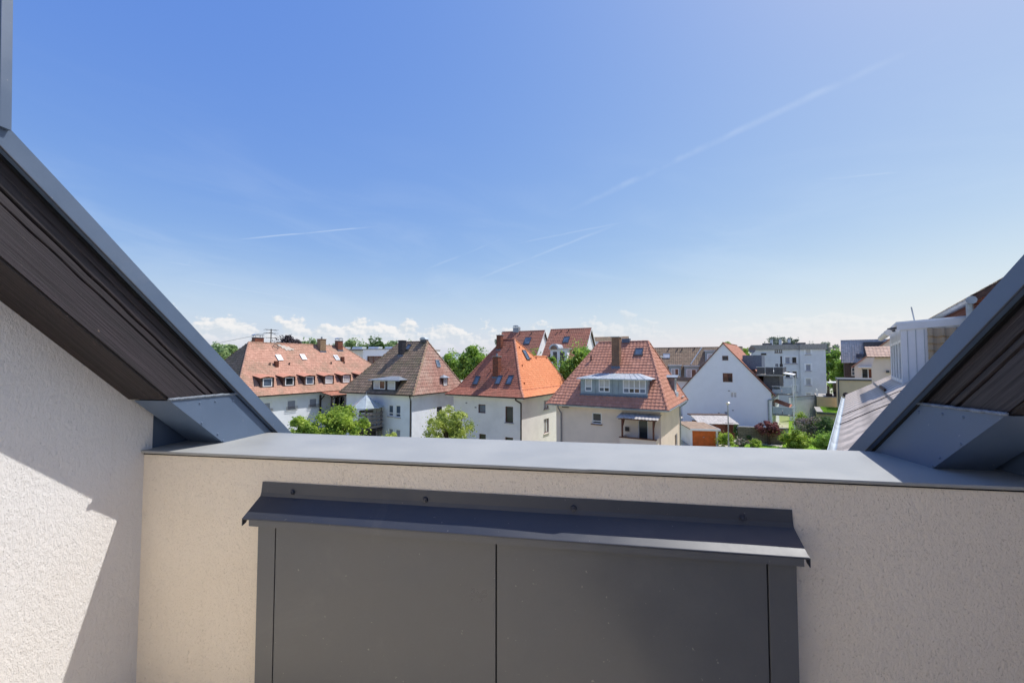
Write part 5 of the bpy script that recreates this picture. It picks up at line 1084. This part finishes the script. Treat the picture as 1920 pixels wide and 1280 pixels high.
box('dormer', 'zinc_dark', t, 3.3, .1, ze+.9, 8, 3.5, zt-.5); window(t, (1.4, .4, ze-2.4), X_, Z_, -Y_, 1.0, 1.5, 2, 2, .12, 'white_frame', 'glass_sky', 'white_frame', -.02); box('dormer_window', 'glass_sky', t, 2.2, .3, ze+1, 3.2, 1.4, ze+1.7)
MB().tube((1.5, .3, ze), (1.5, .3, zt-.9), .07, 6).build('flue', 'zinc_light', t)
# beige gabled house with red verge
a = at_Y(1602, 685, 70); t = thing('beige_gable_house', 'pale beige gabled house with rust red verge and small loggia', 'house', (a.x, a.y, 0), R(-40)); ze = a.z
mb = MB(); k = .95; wall_face(mb, (0, 0, 0), X_, Z_, -Y_, [(0, 0), (10, 0), (10, ze), (5, ze+5*k), (0, ze)], [(.9, ze-2.6, 2.6, ze-.5)], .6); wall_face(mb, (0, 0, 0), Y_, Z_, -X_, [(0, 0), (10, 0), (10, ze), (0, ze)], ()); mb.build('wall', 'wall_beige', t)
roof_plane(t, (-.4, 10, ze-.4*k+.05), (-.4, -.2, ze-.4*k+.05), (5, -.2, ze+5*k+.05), (5, 10, ze+5*k+.05), 'tiles_brown', 'pan', .3, .34, seed=85); roof_plane(t, (10.4, -.2, ze-.4*k+.05), (10.4, 10, ze-.4*k+.05), (5, 10, ze+5*k+.05), (5, -.2, ze+5*k+.05), 'tiles_far_red', 'pan', .3, .34, seed=86)
MB().obox((-.4, -.22, ze-.4*k-.1), (5.4, 0, 5.4*k), (0, .05, 0), (0, 0, .2)).build('verge_board', 'tiles_dark_red', t)
window(t, (.9, 0, ze-2.6), X_, Z_, -Y_, 1.7, 2.1, 2, 1, .1, 'white_frame', ['glass_dark', 'brick_red'], None, .5); box('canopy', 'white_frame', t, .5, -.9, ze-.35, 3, -.002, ze-.22)
# stone-clad house with a bevelled corner
a = at_Y(1633, 668, 38); t = thing('brick_corner_house', 'narrow pale house with whitewashed brick flank behind the white dormer', 'house', (a.x, a.y, 0), R(-36)); zt = a.z
mb = MB(); wall_face(mb, (0, 0, 0), X_, Z_, -Y_, [(0, 0), (1.4, 0), (1.4, zt), (.3, zt), (0, zt-1.)], ()); mb.build('wall', 'wall_beige', t); box('brick_flank', 'whitewash', t, 1.402, .02, 0, 6, 6, zt+.3)
roof_plane(t, (-.3, -.3, zt-.05), (6, -.3, zt-.05), (6, 1.6, zt+.95), (-.3, 1.6, zt+.95), 'tiles_pale', 'pan', .26, .3, seed=88); MB().tube((1.43, -.06, 0), (1.43, -.06, zt-.1), .05, 6).build('downpipe', 'zinc', t); box('wall_lamp', 'zinc_dark', t, 1.0, -.25, zt-1.5, 1.2, -.002, zt-1.3)

# ---------------- right-hand neighbour: fibre-cement roof, white dormer, upper eaves
def neighbour():
    yaw = 39.7; zg = 7.4; p = at_z(1580, 794, zg); st = Site('neighbour_house', 'neighbouring house with corrugated grey roof, white panelled dormer and brown hung tiles', 'house', (1580, 794), zg, yaw); rt = st.root
    # local x: up the slope, y: along the eaves, origin on the gutter line
    y0, y1 = -9., st.on(S(6, 1062, 735), (0, 0, zg), (0, 0, 1)).y
    pd = at_Y(1693, 725, 14.0); d = st.loc(pd); k = (d.z-zg)/d.x; xt = 4.5
    ex = V((1, 0, k)).normalized(); N = V((-k, 0, 1)).normalized()
    # corrugated sheets: courses up the slope, each sheet its own piece
    ang = math.sqrt(1+k*k); course = 1.28/ang; wsh = 1.02; ncor = 6; j = 0
    ny = int((y1-y0)/wsh)+1; meshes = {}
    def sheet_mesh(L):
        n = ncor*6; vs = []
        for s_ in (0, L):
            for i in range(n+1): vs.append(V((0, wsh*1.03*i/n, 0))+ex*s_+N*(.026*math.sin(math.tau*ncor*i/n)+(.03 if s_ == 0 else .008)))
        for i in range(n+1): vs.append(V((0, wsh*1.03*i/n, 0))+N*(.026*math.sin(math.tau*ncor*i/n)+.018))
        m = n+1; me = bpy.data.meshes.new('roof_sheet'); me.from_pydata([tuple(v) for v in vs], [], [(m+i, m+i+1, i+1, i) for i in range(n)]+[(i, i+1, 2*m+i+1, 2*m+i) for i in range(n)]); me.update(); me.materials.append(M['fibre_cement']); return me
    me = sheet_mesh(1.28*1.06)
    for c in range(3):
        for q in range(ny):
            y = y1-(q+1)*wsh
            o = bpy.data.objects.new('roof_sheet', me); COL.objects.link(o); o.parent = rt; o.location = V((0, y, zg+.06))+V((course*c, 0, course*c*k))
    prism('roof_deck', 'dark_gap', rt, [(0, y0, zg), (0, y1, zg), (xt, y1, zg+xt*k), (xt, y0, zg+xt*k)], (0, 0, -.1))
    gutter(rt, (-.09, y0, zg+.0), (-.09, y1+.1, zg+.0), 'zinc_light', .10)
    box('wall', 'wall_cream', rt, .25, y0, 0, xt+5, y1-.3, zg-.1)
    MB().tube((-.02, y1+.02, zg+.1), (-.02, y1+.12, zg+.1), .13, 8).build('gutter_end', 'dark_frame', rt)
    for (y, a, b) in ((-1.1, -.05, 3.), (1.2, -.05, 3.)): MB().tube((a, y, zg+.13+a*k), (b, y+.3, zg+.13+b*k), .012, 5).build('lightning_wire', 'dark_frame', rt)
    for c in (1, 2): MB().obox(V((course*c-.03, y0, zg+.10+course*c*k)), (.03, 0, .03*k), (0, y1-y0, 0), N*.02).build('snow_rail', 'dark_frame', rt)
    # dormer: front plane x = d.x, from y = d.y away
    xf, yn = d.x, d.y; zb = d.z; zt = st.front(S(7, 500, 372), yn).z; yw = yn+5.2
    pz = st.front(S(7, 500, 380), yn); zt = pz.z; xo = pz.x
    # cheek (faces the viewer): boarding, then hung tiles
    q0 = st.front(S(7, 692, 380), yn); q1 = st.front(S(7, 905, 345), yn); xc0, xc1 = q0.x, xt
    zc = lambda x: zt+(q1.z-zt)*(x-xf)/(q1.x-xf)
    chk = prism('dormer_cheek', 'dormer_white', rt, [(xf, yn, zb-.2), (xc1, yn, zb-.2), (xc1, yn, zc(xc1)), (xf, yn, zc(xf))], (0, .12, 0))
    for x in np.linspace(xf+.15, xc0-.04, 3): box('cover_strip', 'clad_grey', chk, x, yn-.012, zb-.1, x+.014, yn-.002, zc(x)-.25)
    MB().obox((xf-.1, yn-.05, zc(xf-.1)-.22), (xc1-xf+.1, 0, zc(xc1)-zc(xf-.1)), (0, .048, 0), (0, 0, .22)).build('fascia', 'dormer_white', chk)
    tw_, th_ = .27, .235; tm = MB(); prof = [(0, .012), (.2, .052), (.4, .06), (.6, .014), (.8, 0), (1, .012)]
    vs = [(tw_*fx, -h-e, z+(.5*h-.012 if z == 0 else 0)) for z, e in ((0, .085), (th_*1.15, .004)) for fx, h in prof]+[(tw_*fx, -h+.01, 0) for fx, h in prof]; n = len(prof)
    tme = bpy.data.meshes.new('hung_tile'); tme.from_pydata(vs, [], [(i, i+1, n+i+1, n+i) for i in range(n-1)]+[(2*n+i, 2*n+i+1, i+1, i) for i in range(n-1)]); tme.update(); tme.materials.append(M['tiles_hung_brown'])
    ztile0 = zb+.05; r = 0
    while ztile0+r*th_ < zc(xc1)-.3:
        x = xc0+.04
        while x+tw_ < xc1:
            z = ztile0+r*th_
            if z+th_*.6 < zc(x)-.24:
                o = bpy.data.objects.new('hung_tile', tme); COL.objects.link(o); o.parent = chk; o.location = (x, yn-.01, z)
            x += tw_
        r += 1
    # front with four tall panes
    np4 = [(yn+.25+i*1.2, zb+.15, yn+.25+i*1.2+1.02, zt-.55) for i in range(4)]
    mb = MB(); wall_face(mb, (xf, 0, 0), Y_, Z_, -X_, [(yn+.12, zb-.3), (yw, zb-.3), (yw, zt), (yn+.12, zt)], np4, .1); mb.build('dormer_front', 'dormer_white', rt)
    for a, b, c, dd in np4: window(rt, (xf, a, b), Y_, Z_, -X_, c-a, dd-b, 1, 1, .09, 'white_frame', 'glass_sky', None, .05)
    MB().obox((xf-.10, yn+.1, zt-.02), (xt-xf+.1, 0, q1.z-zt+.1), (0, yw-yn, 0), (0, 0, .09)).build('dormer_roof', 'dormer_white', rt)
    MB().tube((xf-.3, yn+.25, zt-.28), (xf-.3, yw-.2, zt-.28), .11, 10).build('awning_roller', 'fabric_white', rt)
    for y in (yn+.4, yn+2.2, yn+4.2): MB().obox((xf-.32, y, zt-.2), (.32, 0, .05), (0, .05, 0), (0, 0, .08)).build('awning_bracket', 'zinc_dark', rt)
    box('dormer_sill', 'zinc_dark', rt, xf-.25, yn-.1, zb-.12, xf-.002, yw, zb-.04); box('roof_plank', 'dormer_brown', rt, xf-.50, yn-.25, zb-.5, xf-.43, yn+2.7, zb-.08)
    MB().tube((xf+.6, yn+2.6, zc(xf+.6)), (xf+.5, yn+2.6, zc(xf)+.8), .022, 5).build('aerial', 'zinc_light', rt)
    # upper eaves with gutter, downpipe and tiled main roof
    g0 = st.front(S(7, 1000, 215), yn-.6); xg = g0.x; zg2 = g0.z
    gutter(rt, (xg, yn-.6, zg2), (xg, yn+12, zg2), 'zinc', .13); MB().tube((xg, yn-.62, zg2-.03), (xg, yn-.58, zg2-.03), .125, 12).build('gutter_end', 'zinc', rt)
    for i in range(10): MB().obox((xg-.14, yn-.2+i*.9, zg2-.02), (.3, 0, .06), (0, .035, 0), (0, 0, .015)).build('gutter_bracket', 'zinc_dark', rt)
    MB().path([(xg+.0, yn-.3, zg2-.1), (xg, yn-.3, zg2-.35), (xg+.05, yn-.28, zg2-3)], .085, 10).build('downpipe', 'zinc', rt)
    box('upper_wall', 'brick_red', rt, xg+.13, yn-.35, zb, xg+5, yn+12, zg2+.0)
    roof_plane(rt, (xg+.03, yn+12, zg2+.08), (xg+.03, yn-.55, zg2+.08), (xg+3.6, yn-.55, zg2+2.6), (xg+3.6, yn+12, zg2+2.6), 'tiles_hung_brown', 'pan', .24, .33, seed=91)
    prism('upper_gable', 'brick_red', rt, [(xg+.04, yn-.45, zg2-.12), (xg+5, yn-.45, zg2-.12), (xg+5, yn-.45, zg2+2.2), (xg+3.5, yn-.45, zg2+2.42), (xg+.04, yn-.45, zg2+.02)], (0, .3, 0))
    MB().obox((xg+.05, yn-.6, zg2-.10), (3.5, 0, 2.5), (0, .05, 0), (0, 0, .2)).build('verge_board', 'dormer_brown', rt)
neighbour()

# ================================================================== trees, shrubs, lawn
def mesh_quads(name, P, mat, parent):
    n = P.shape[0]; me = bpy.data.meshes.new(name)
    me.vertices.add(n*4); me.vertices.foreach_set('co', P.reshape(-1).astype(np.float32)); me.loops.add(n*4); me.loops.foreach_set('vertex_index', np.arange(n*4, dtype=np.int32))
    me.polygons.add(n); me.polygons.foreach_set('loop_start', np.arange(0, n*4, 4, dtype=np.int32)); me.polygons.foreach_set('loop_total', np.full(n, 4, dtype=np.int32)); me.update(); me.validate()
    return link(me, name, mat, parent)
def leaf_cloud(rs, cents, rads, n, size, up=.35, flat=.8):
    """leaf rhombs spread over the shells of many clumps"""
    w = rads**2; w = w/w.sum(); idx = rs.choice(len(cents), n, p=w)
    d = rs.normal(size=(n, 3)); d /= np.linalg.norm(d, axis=1)[:, None]; r = rs.uniform(.25, 1.05, n)**.55
    c = cents[idx]+d*(rads[idx]*r)[:, None]*np.array([1, 1, flat])
    nrm = d*.7+rs.normal(size=(n, 3))*.7+np.array([0, 0, up]); nrm /= np.linalg.norm(nrm, axis=1)[:, None]
    t = np.cross(nrm, rs.normal(size=(n, 3))); t /= np.linalg.norm(t, axis=1)[:, None]; b = np.cross(nrm, t); s_ = (size*rs.uniform(.6, 1.35, n))[:, None]
    return np.stack([c-t*s_, c-b*s_*.55+nrm*s_*.12, c+t*s_, c+b*s_*.55+nrm*s_*.12], 1)
def tree(name, label, cat, pos, h, rx, rz, mat, n=5000, clumps=22, size=.16, trunk=None, seed=1, group=None, cf=(.28, .46), limb=True, zc=None, spiky=0.):
    rs = np.random.RandomState(seed); t = thing(name, label, cat, (pos[0], pos[1], pos[2] if len(pos) > 2 else 0), rs.uniform(0, 6), group)
    zc = h-rz if zc is None else zc; d = rs.normal(size=(clumps, 3)); d /= np.linalg.norm(d, axis=1)[:, None]; r = rs.uniform(.2, .82, clumps)
    cents = d*r[:, None]*np.array([rx, rx, rz]); cents[:, 2] += zc; rads = rs.uniform(*cf, clumps)*min(rx, rz)
    if spiky:
        cents[:, 2] += np.abs(rs.normal(size=clumps))*spiky*rz*(1-r)
    P = leaf_cloud(rs, cents, rads, n, size)
    # loose sprays on the outline
    k = n//12; e = rs.normal(size=(k, 3)); e /= np.linalg.norm(e, axis=1)[:, None]; cc = e*np.array([rx, rx, rz])*rs.uniform(.6, .98, k)[:, None]; cc[:, 2] += zc
    P2 = leaf_cloud(rs, cc, np.full(k, .22*min(rx, rz)), k, size*.9)
    mesh_quads('crown', np.concatenate([P, P2]), mat, t)
    tr = trunk or rx*.09; mb = MB(); mb.tube((0, 0, -.1), (.04*rx, .02*rx, max(.3, zc-.35*rz)), tr*1.25, 8, tr*.7)
    if limb:
        for c in cents[:10]:
            a = V((.04*rx, .02*rx, max(.25, zc-.55*rz))); m = a.lerp(V(c), .55)+V((0, 0, .08*rz)); mb.tube(a, m, tr*.5, 6, tr*.32); mb.tube(m, V(c), tr*.32, 5, tr*.12)
    mb.build('trunk', 'bark', t); return t
def at(px, py, Y): p = at_Y(px, py, Y); return p
def tree_px(name, label, cat, xc, ytop, ybot, wpx, Y, mat, **k):
    top = at_Y(xc, ytop, Y); bot = at_Y(xc, ybot, Y); rx = wpx*Y/FPX/2; h = top.z; rz = (top.z-bot.z)/2
    return tree(name, label, cat, (top.x, Y), h, rx, max(.3, rz), mat, zc=h-rz, **k)
# in front of the houses
tree_px('leafy_tree', 'bright green leafy tree in front of the long pale blue house, the taller one', 'tree', 637, 756, 850, 116, 26, 'leaf_fresh', n=12000, clumps=64, size=.08, seed=3, cf=(.13, .26), spiky=.2)
tree_px('leafy_tree', 'small bright green tree just right of the left rafter flashing', 'tree', 566, 778, 850, 62, 24.5, 'leaf_fresh', n=5000, clumps=18, size=.08, seed=4, cf=(.22, .4), spiky=.4)
tree_px('leafy_tree', 'yellow-green airy tree between the mossy roofed and orange roofed houses', 'tree', 842, 760, 860, 112, 28, 'leaf_yellow', n=8500, clumps=80, size=.07, seed=5, cf=(.11, .22), spiky=.45)
tree_px('young_tree', 'thin light green treetop peeking over the coping below the white house corner', 'tree', 728, 805, 850, 34, 25, 'leaf_yellow', n=900, clumps=8, size=.075, seed=6)
# behind the houses
tree_px('broad_tree', 'dense green tree behind the left edge of the orange roofed house', 'tree', 892, 646, 740, 74, 52, 'leaf_mid', n=18000, clumps=60, size=.17, seed=7, cf=(.2, .36))
tree_px('broad_tree', 'rounded light green tree between mossy roof and orange roof', 'tree', 850, 651, 730, 44, 56, 'leaf_mid', n=9000, clumps=40, size=.17, seed=8, cf=(.24, .4))
tree_px('broad_tree', 'tall dense green tree between the orange roof and the red pantile roof', 'tree', 1084, 634, 770, 78, 47, 'leaf_mid', n=15000, clumps=46, size=.15, seed=9, cf=(.18, .34))
tree_px('broad_tree', 'small green tree rising behind the orange roof ridge', 'tree', 1000, 650, 720, 42, 58, 'leaf_mid', n=4000, clumps=18, size=.17, seed=10)
tree_px('broad_tree', 'green treetop beside the arched white dormer', 'tree', 1036, 662, 730, 30, 52, 'leaf_mid', n=3500, clumps=14, size=.15, seed=11)
tree_px('garden_tree', 'treetop behind the apex of the white gable house', 'tree', 1366, 640, 690, 40, 76, 'leaf_mid', n=3000, clumps=16, size=.22, seed=12)
tree_px('garden_tree', 'small bright treetop right of the white gable ridge', 'tree', 1395, 646, 690, 26, 78, 'leaf_fresh', n=2200, clumps=12, size=.22, seed=13)
# far left skyline
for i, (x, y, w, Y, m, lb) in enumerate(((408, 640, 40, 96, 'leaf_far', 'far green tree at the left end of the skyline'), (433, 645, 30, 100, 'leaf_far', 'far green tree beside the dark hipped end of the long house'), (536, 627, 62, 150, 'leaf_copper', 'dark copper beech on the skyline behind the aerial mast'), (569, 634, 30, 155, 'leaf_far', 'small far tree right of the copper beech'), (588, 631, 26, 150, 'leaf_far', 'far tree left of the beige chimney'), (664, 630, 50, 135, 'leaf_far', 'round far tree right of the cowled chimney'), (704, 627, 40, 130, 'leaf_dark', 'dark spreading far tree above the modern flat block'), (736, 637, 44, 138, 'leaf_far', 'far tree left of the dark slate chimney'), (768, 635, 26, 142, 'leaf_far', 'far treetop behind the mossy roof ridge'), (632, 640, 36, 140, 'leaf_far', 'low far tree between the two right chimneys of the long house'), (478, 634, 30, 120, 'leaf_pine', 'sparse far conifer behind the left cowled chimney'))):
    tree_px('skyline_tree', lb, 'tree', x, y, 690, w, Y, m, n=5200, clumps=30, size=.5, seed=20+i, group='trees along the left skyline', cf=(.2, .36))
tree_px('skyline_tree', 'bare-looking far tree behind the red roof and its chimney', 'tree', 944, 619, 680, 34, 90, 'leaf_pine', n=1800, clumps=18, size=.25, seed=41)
# right side
for i, (x, y, yb, w, Y, m, lb) in enumerate(((1455, 628, 680, 44, 110, 'leaf_pine', 'sparse grey-green treetop behind the apartment block, left'), (1485, 630, 680, 34, 112, 'leaf_pine', 'sparse grey-green treetop behind the apartment block, middle'), (1521, 637, 690, 24, 115, 'leaf_pine', 'small thin treetop over the right roof edge of the apartment block'), (1550, 634, 700, 40, 120, 'leaf_pine', 'feathery far tree at the right corner of the apartment block'), (1562, 650, 740, 46, 88, 'leaf_mid', 'tall light green tree right of the apartment block'), (1578, 668, 740, 24, 84, 'leaf_mid', 'green tree left of the far tile-hung house'))):
    tree_px('skyline_tree', lb, 'tree', x, y, yb, w, Y, m, n=2600 if m == 'leaf_pine' else 8000, clumps=24, size=.26, seed=50+i, group='trees around the apartment block', cf=(.18, .34), spiky=.3)
# garden
tree_px('red_maple', 'small dark red maple with pale trunk in front of the garden wall', 'tree', 1441, 786, 822, 50, 46, 'leaf_maple', n=5500, clumps=30, size=.075, seed=60, cf=(.2, .38))
def shrub(name, label, xc, ytop, ybot, w, Y, mat, n, seed, size=.085, cat='shrub'):
    b = at_Y(xc, ybot, Y); tp = at_Y(xc, ytop, Y); h = tp.z; rx = w*Y/FPX/2; tree(name, label, cat, (b.x, Y), h, rx, h*.52, mat, n=n, clumps=26, size=size, seed=seed, zc=h*.5, cf=(.24, .4), trunk=.05)
shrub('round_shrub', 'rounded yellow-green shrub on the lawn right of the red maple', 1491, 804, 842, 58, 43.5, 'leaf_fresh', 9000, 61)
shrub('lilac_bush', 'tall dark lilac bush with pale pink blossom behind the rounded shrub', 1514, 777, 840, 54, 48, 'leaf_blossom', 7000, 62)
shrub('leafy_bush', 'dark green leafy bush under the green roofed garage', 1556, 782, 845, 52, 46, 'leaf_dark', 7000, 63)
shrub('leafy_bush', 'lighter green bush next to the neighbour gutter', 1552, 806, 850, 50, 42, 'leaf_mid', 9000, 64)
shrub('leafy_bush', 'bright green bush at the edge of the neighbour roof', 1577, 772, 850, 20, 48, 'leaf_fresh', 2500, 65)
shrub('leafy_bush', 'mid green bush right of the orange garage behind the lamp post', 1358, 810, 845, 44, 44.5, 'leaf_fresh', 6500, 66)
shrub('leafy_bush', 'small pale green bush left of the lawn', 1391, 822, 842, 28, 44.5, 'leaf_blossom', 2200, 67)
shrub('leafy_bush', 'low light green bush in the middle of the lawn', 1417, 822, 845, 26, 44, 'leaf_fresh', 2200, 68)
shrub('leafy_bush', 'bright green bush beside the white balconies', 1500, 772, 800, 34, 56, 'leaf_fresh', 3000, 69)
shrub('climbing_ivy', 'dark climbing plant on the right end of the garden shed', 1381, 788, 820, 11, 47.6, 'leaf_dark', 1200, 70, cat='plant')
shrub('leafy_bush', 'little plant at the foot of the beige house beside its downpipe', 1049, 822, 850, 12, 30, 'leaf_fresh', 400, 71, .06)
for i, (x, w) in enumerate(((1401, 9), (1420, 8))):
    a = at_z(x, 829, 0); t = thing('planter_pot', ('terracotta pot plant at the garden wall, left of the pair', 'terracotta pot plant at the garden wall, right of the pair')[i], 'pot plant', (a.x, a.y-.3, 0), 0, 'pots at the garden wall'); MB().tube((0, 0, 0), (0, 0, .35), .16, 10, .22).build('pot', 'tiles_dark_red', t)
    rs = np.random.RandomState(80+i); mesh_quads('foliage', leaf_cloud(rs, np.array([[0, 0, .6], [.1, 0, .8], [-.1, .05, .75]]), np.array([.22, .18, .18]), 260, .06), 'leaf_dark', t)
for i, (x, y) in enumerate(((1394, 808), (1409, 812))): pass
# lawn with real blades
lp = [at_z(x, y, 0) for x, y in ((1345, 846), (1560, 850), (1590, 775), (1480, 772), (1478, 812), (1466, 838), (1388, 829))]
sheet('lawn', 'lawn', [(p.x, p.y) for p in lp], .012)
def blades(name, label, poly, z0, n, seed, hgt=.12, mat='grass_blade'):
    rs = np.random.RandomState(seed); poly = np.array(poly); lo, hi = poly.min(0), poly.max(0); pts = rs.uniform(lo, hi, (n*2, 2)); inside = np.zeros(len(pts), bool); j = len(poly)-1
    for i in range(len(poly)):
        xi, yi = poly[i]; xj, yj = poly[j]; c = ((yi > pts[:, 1]) != (yj > pts[:, 1])) & (pts[:, 0] < (xj-xi)*(pts[:, 1]-yi)/(yj-yi+1e-9)+xi); inside ^= c; j = i
    p = pts[inside]; m = len(p); c = np.column_stack([p, np.full(m, z0)]); a = rs.uniform(0, 6.28, m); d = np.column_stack([np.cos(a), np.sin(a), np.zeros(m)])*.02; h = (hgt*rs.uniform(.5, 1.4, m))[:, None]; lean = rs.normal(size=(m, 3))*.04; lean[:, 2] = 0
    P = np.stack([c-d, c+d, c+d*.3+lean+np.array([0, 0, 1])*h, c-d*.3+lean+np.array([0, 0, 1])*h], 1)
    o = mesh_quads(name, P, mat, None); o['label'] = label; o['category'] = 'grass'; o['kind'] = 'stuff'; return o
blades('grass', 'short sunlit lawn grass in the garden', [(p.x, p.y) for p in lp], .01, 26000, 5)
a, zt = GREEN; c_, s_ = math.cos(R(-34)), math.sin(R(-34)); gp = [(a.x+x*c_-y*s_, a.y+x*s_+y*c_) for x, y in ((.65, 0), (6.5, 0), (6.5, 7), (.65, 7))]
blades('roof_grass', 'yellow-green sedum grass covering the flat garage roof', gp, zt, 12000, 6, .16)
# distant wood closing the horizon
def far_wood():
    rs = np.random.RandomState(9); P = []
    for i in range(420):
        az = rs.uniform(-1.3, 1.3); Y = rs.uniform(210, 420); x = math.tan(az)*Y*.9 if abs(az) < 1.1 else math.copysign(Y*2, az); h = rs.uniform(6, 10.5)
        d = rs.normal(size=(7, 3)); c = d*np.array([2.6, 2.6, 2.2])+np.array([x, Y, h-3.5]); P.append(leaf_cloud(rs, c, np.full(7, 2.4), 150, 1.0))
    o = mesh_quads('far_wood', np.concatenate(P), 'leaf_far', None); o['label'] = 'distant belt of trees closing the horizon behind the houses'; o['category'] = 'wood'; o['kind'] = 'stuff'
far_wood()
n = 60; vs = []
for i in range(n+1):
    az = -1.25+2.5*i/n; r = 2200; hh = 30+38*noise.noise(V((az*2.2, 3, 0)))+14*noise.noise(V((az*7, 1, 0))); x, y = math.sin(az)*r, math.cos(az)*r; vs += [(x*.8, y*.8, -1), (x, y, max(10, hh)), (x*1.2, y*1.2, -1)]
hl = MB().add(vs, [(i*3+a, i*3+a+1, i*3+4+a, i*3+3+a) for i in range(n) for a in (0, 1)]).build('hills', 'hill_wood', None, True); hl['kind'] = 'structure'
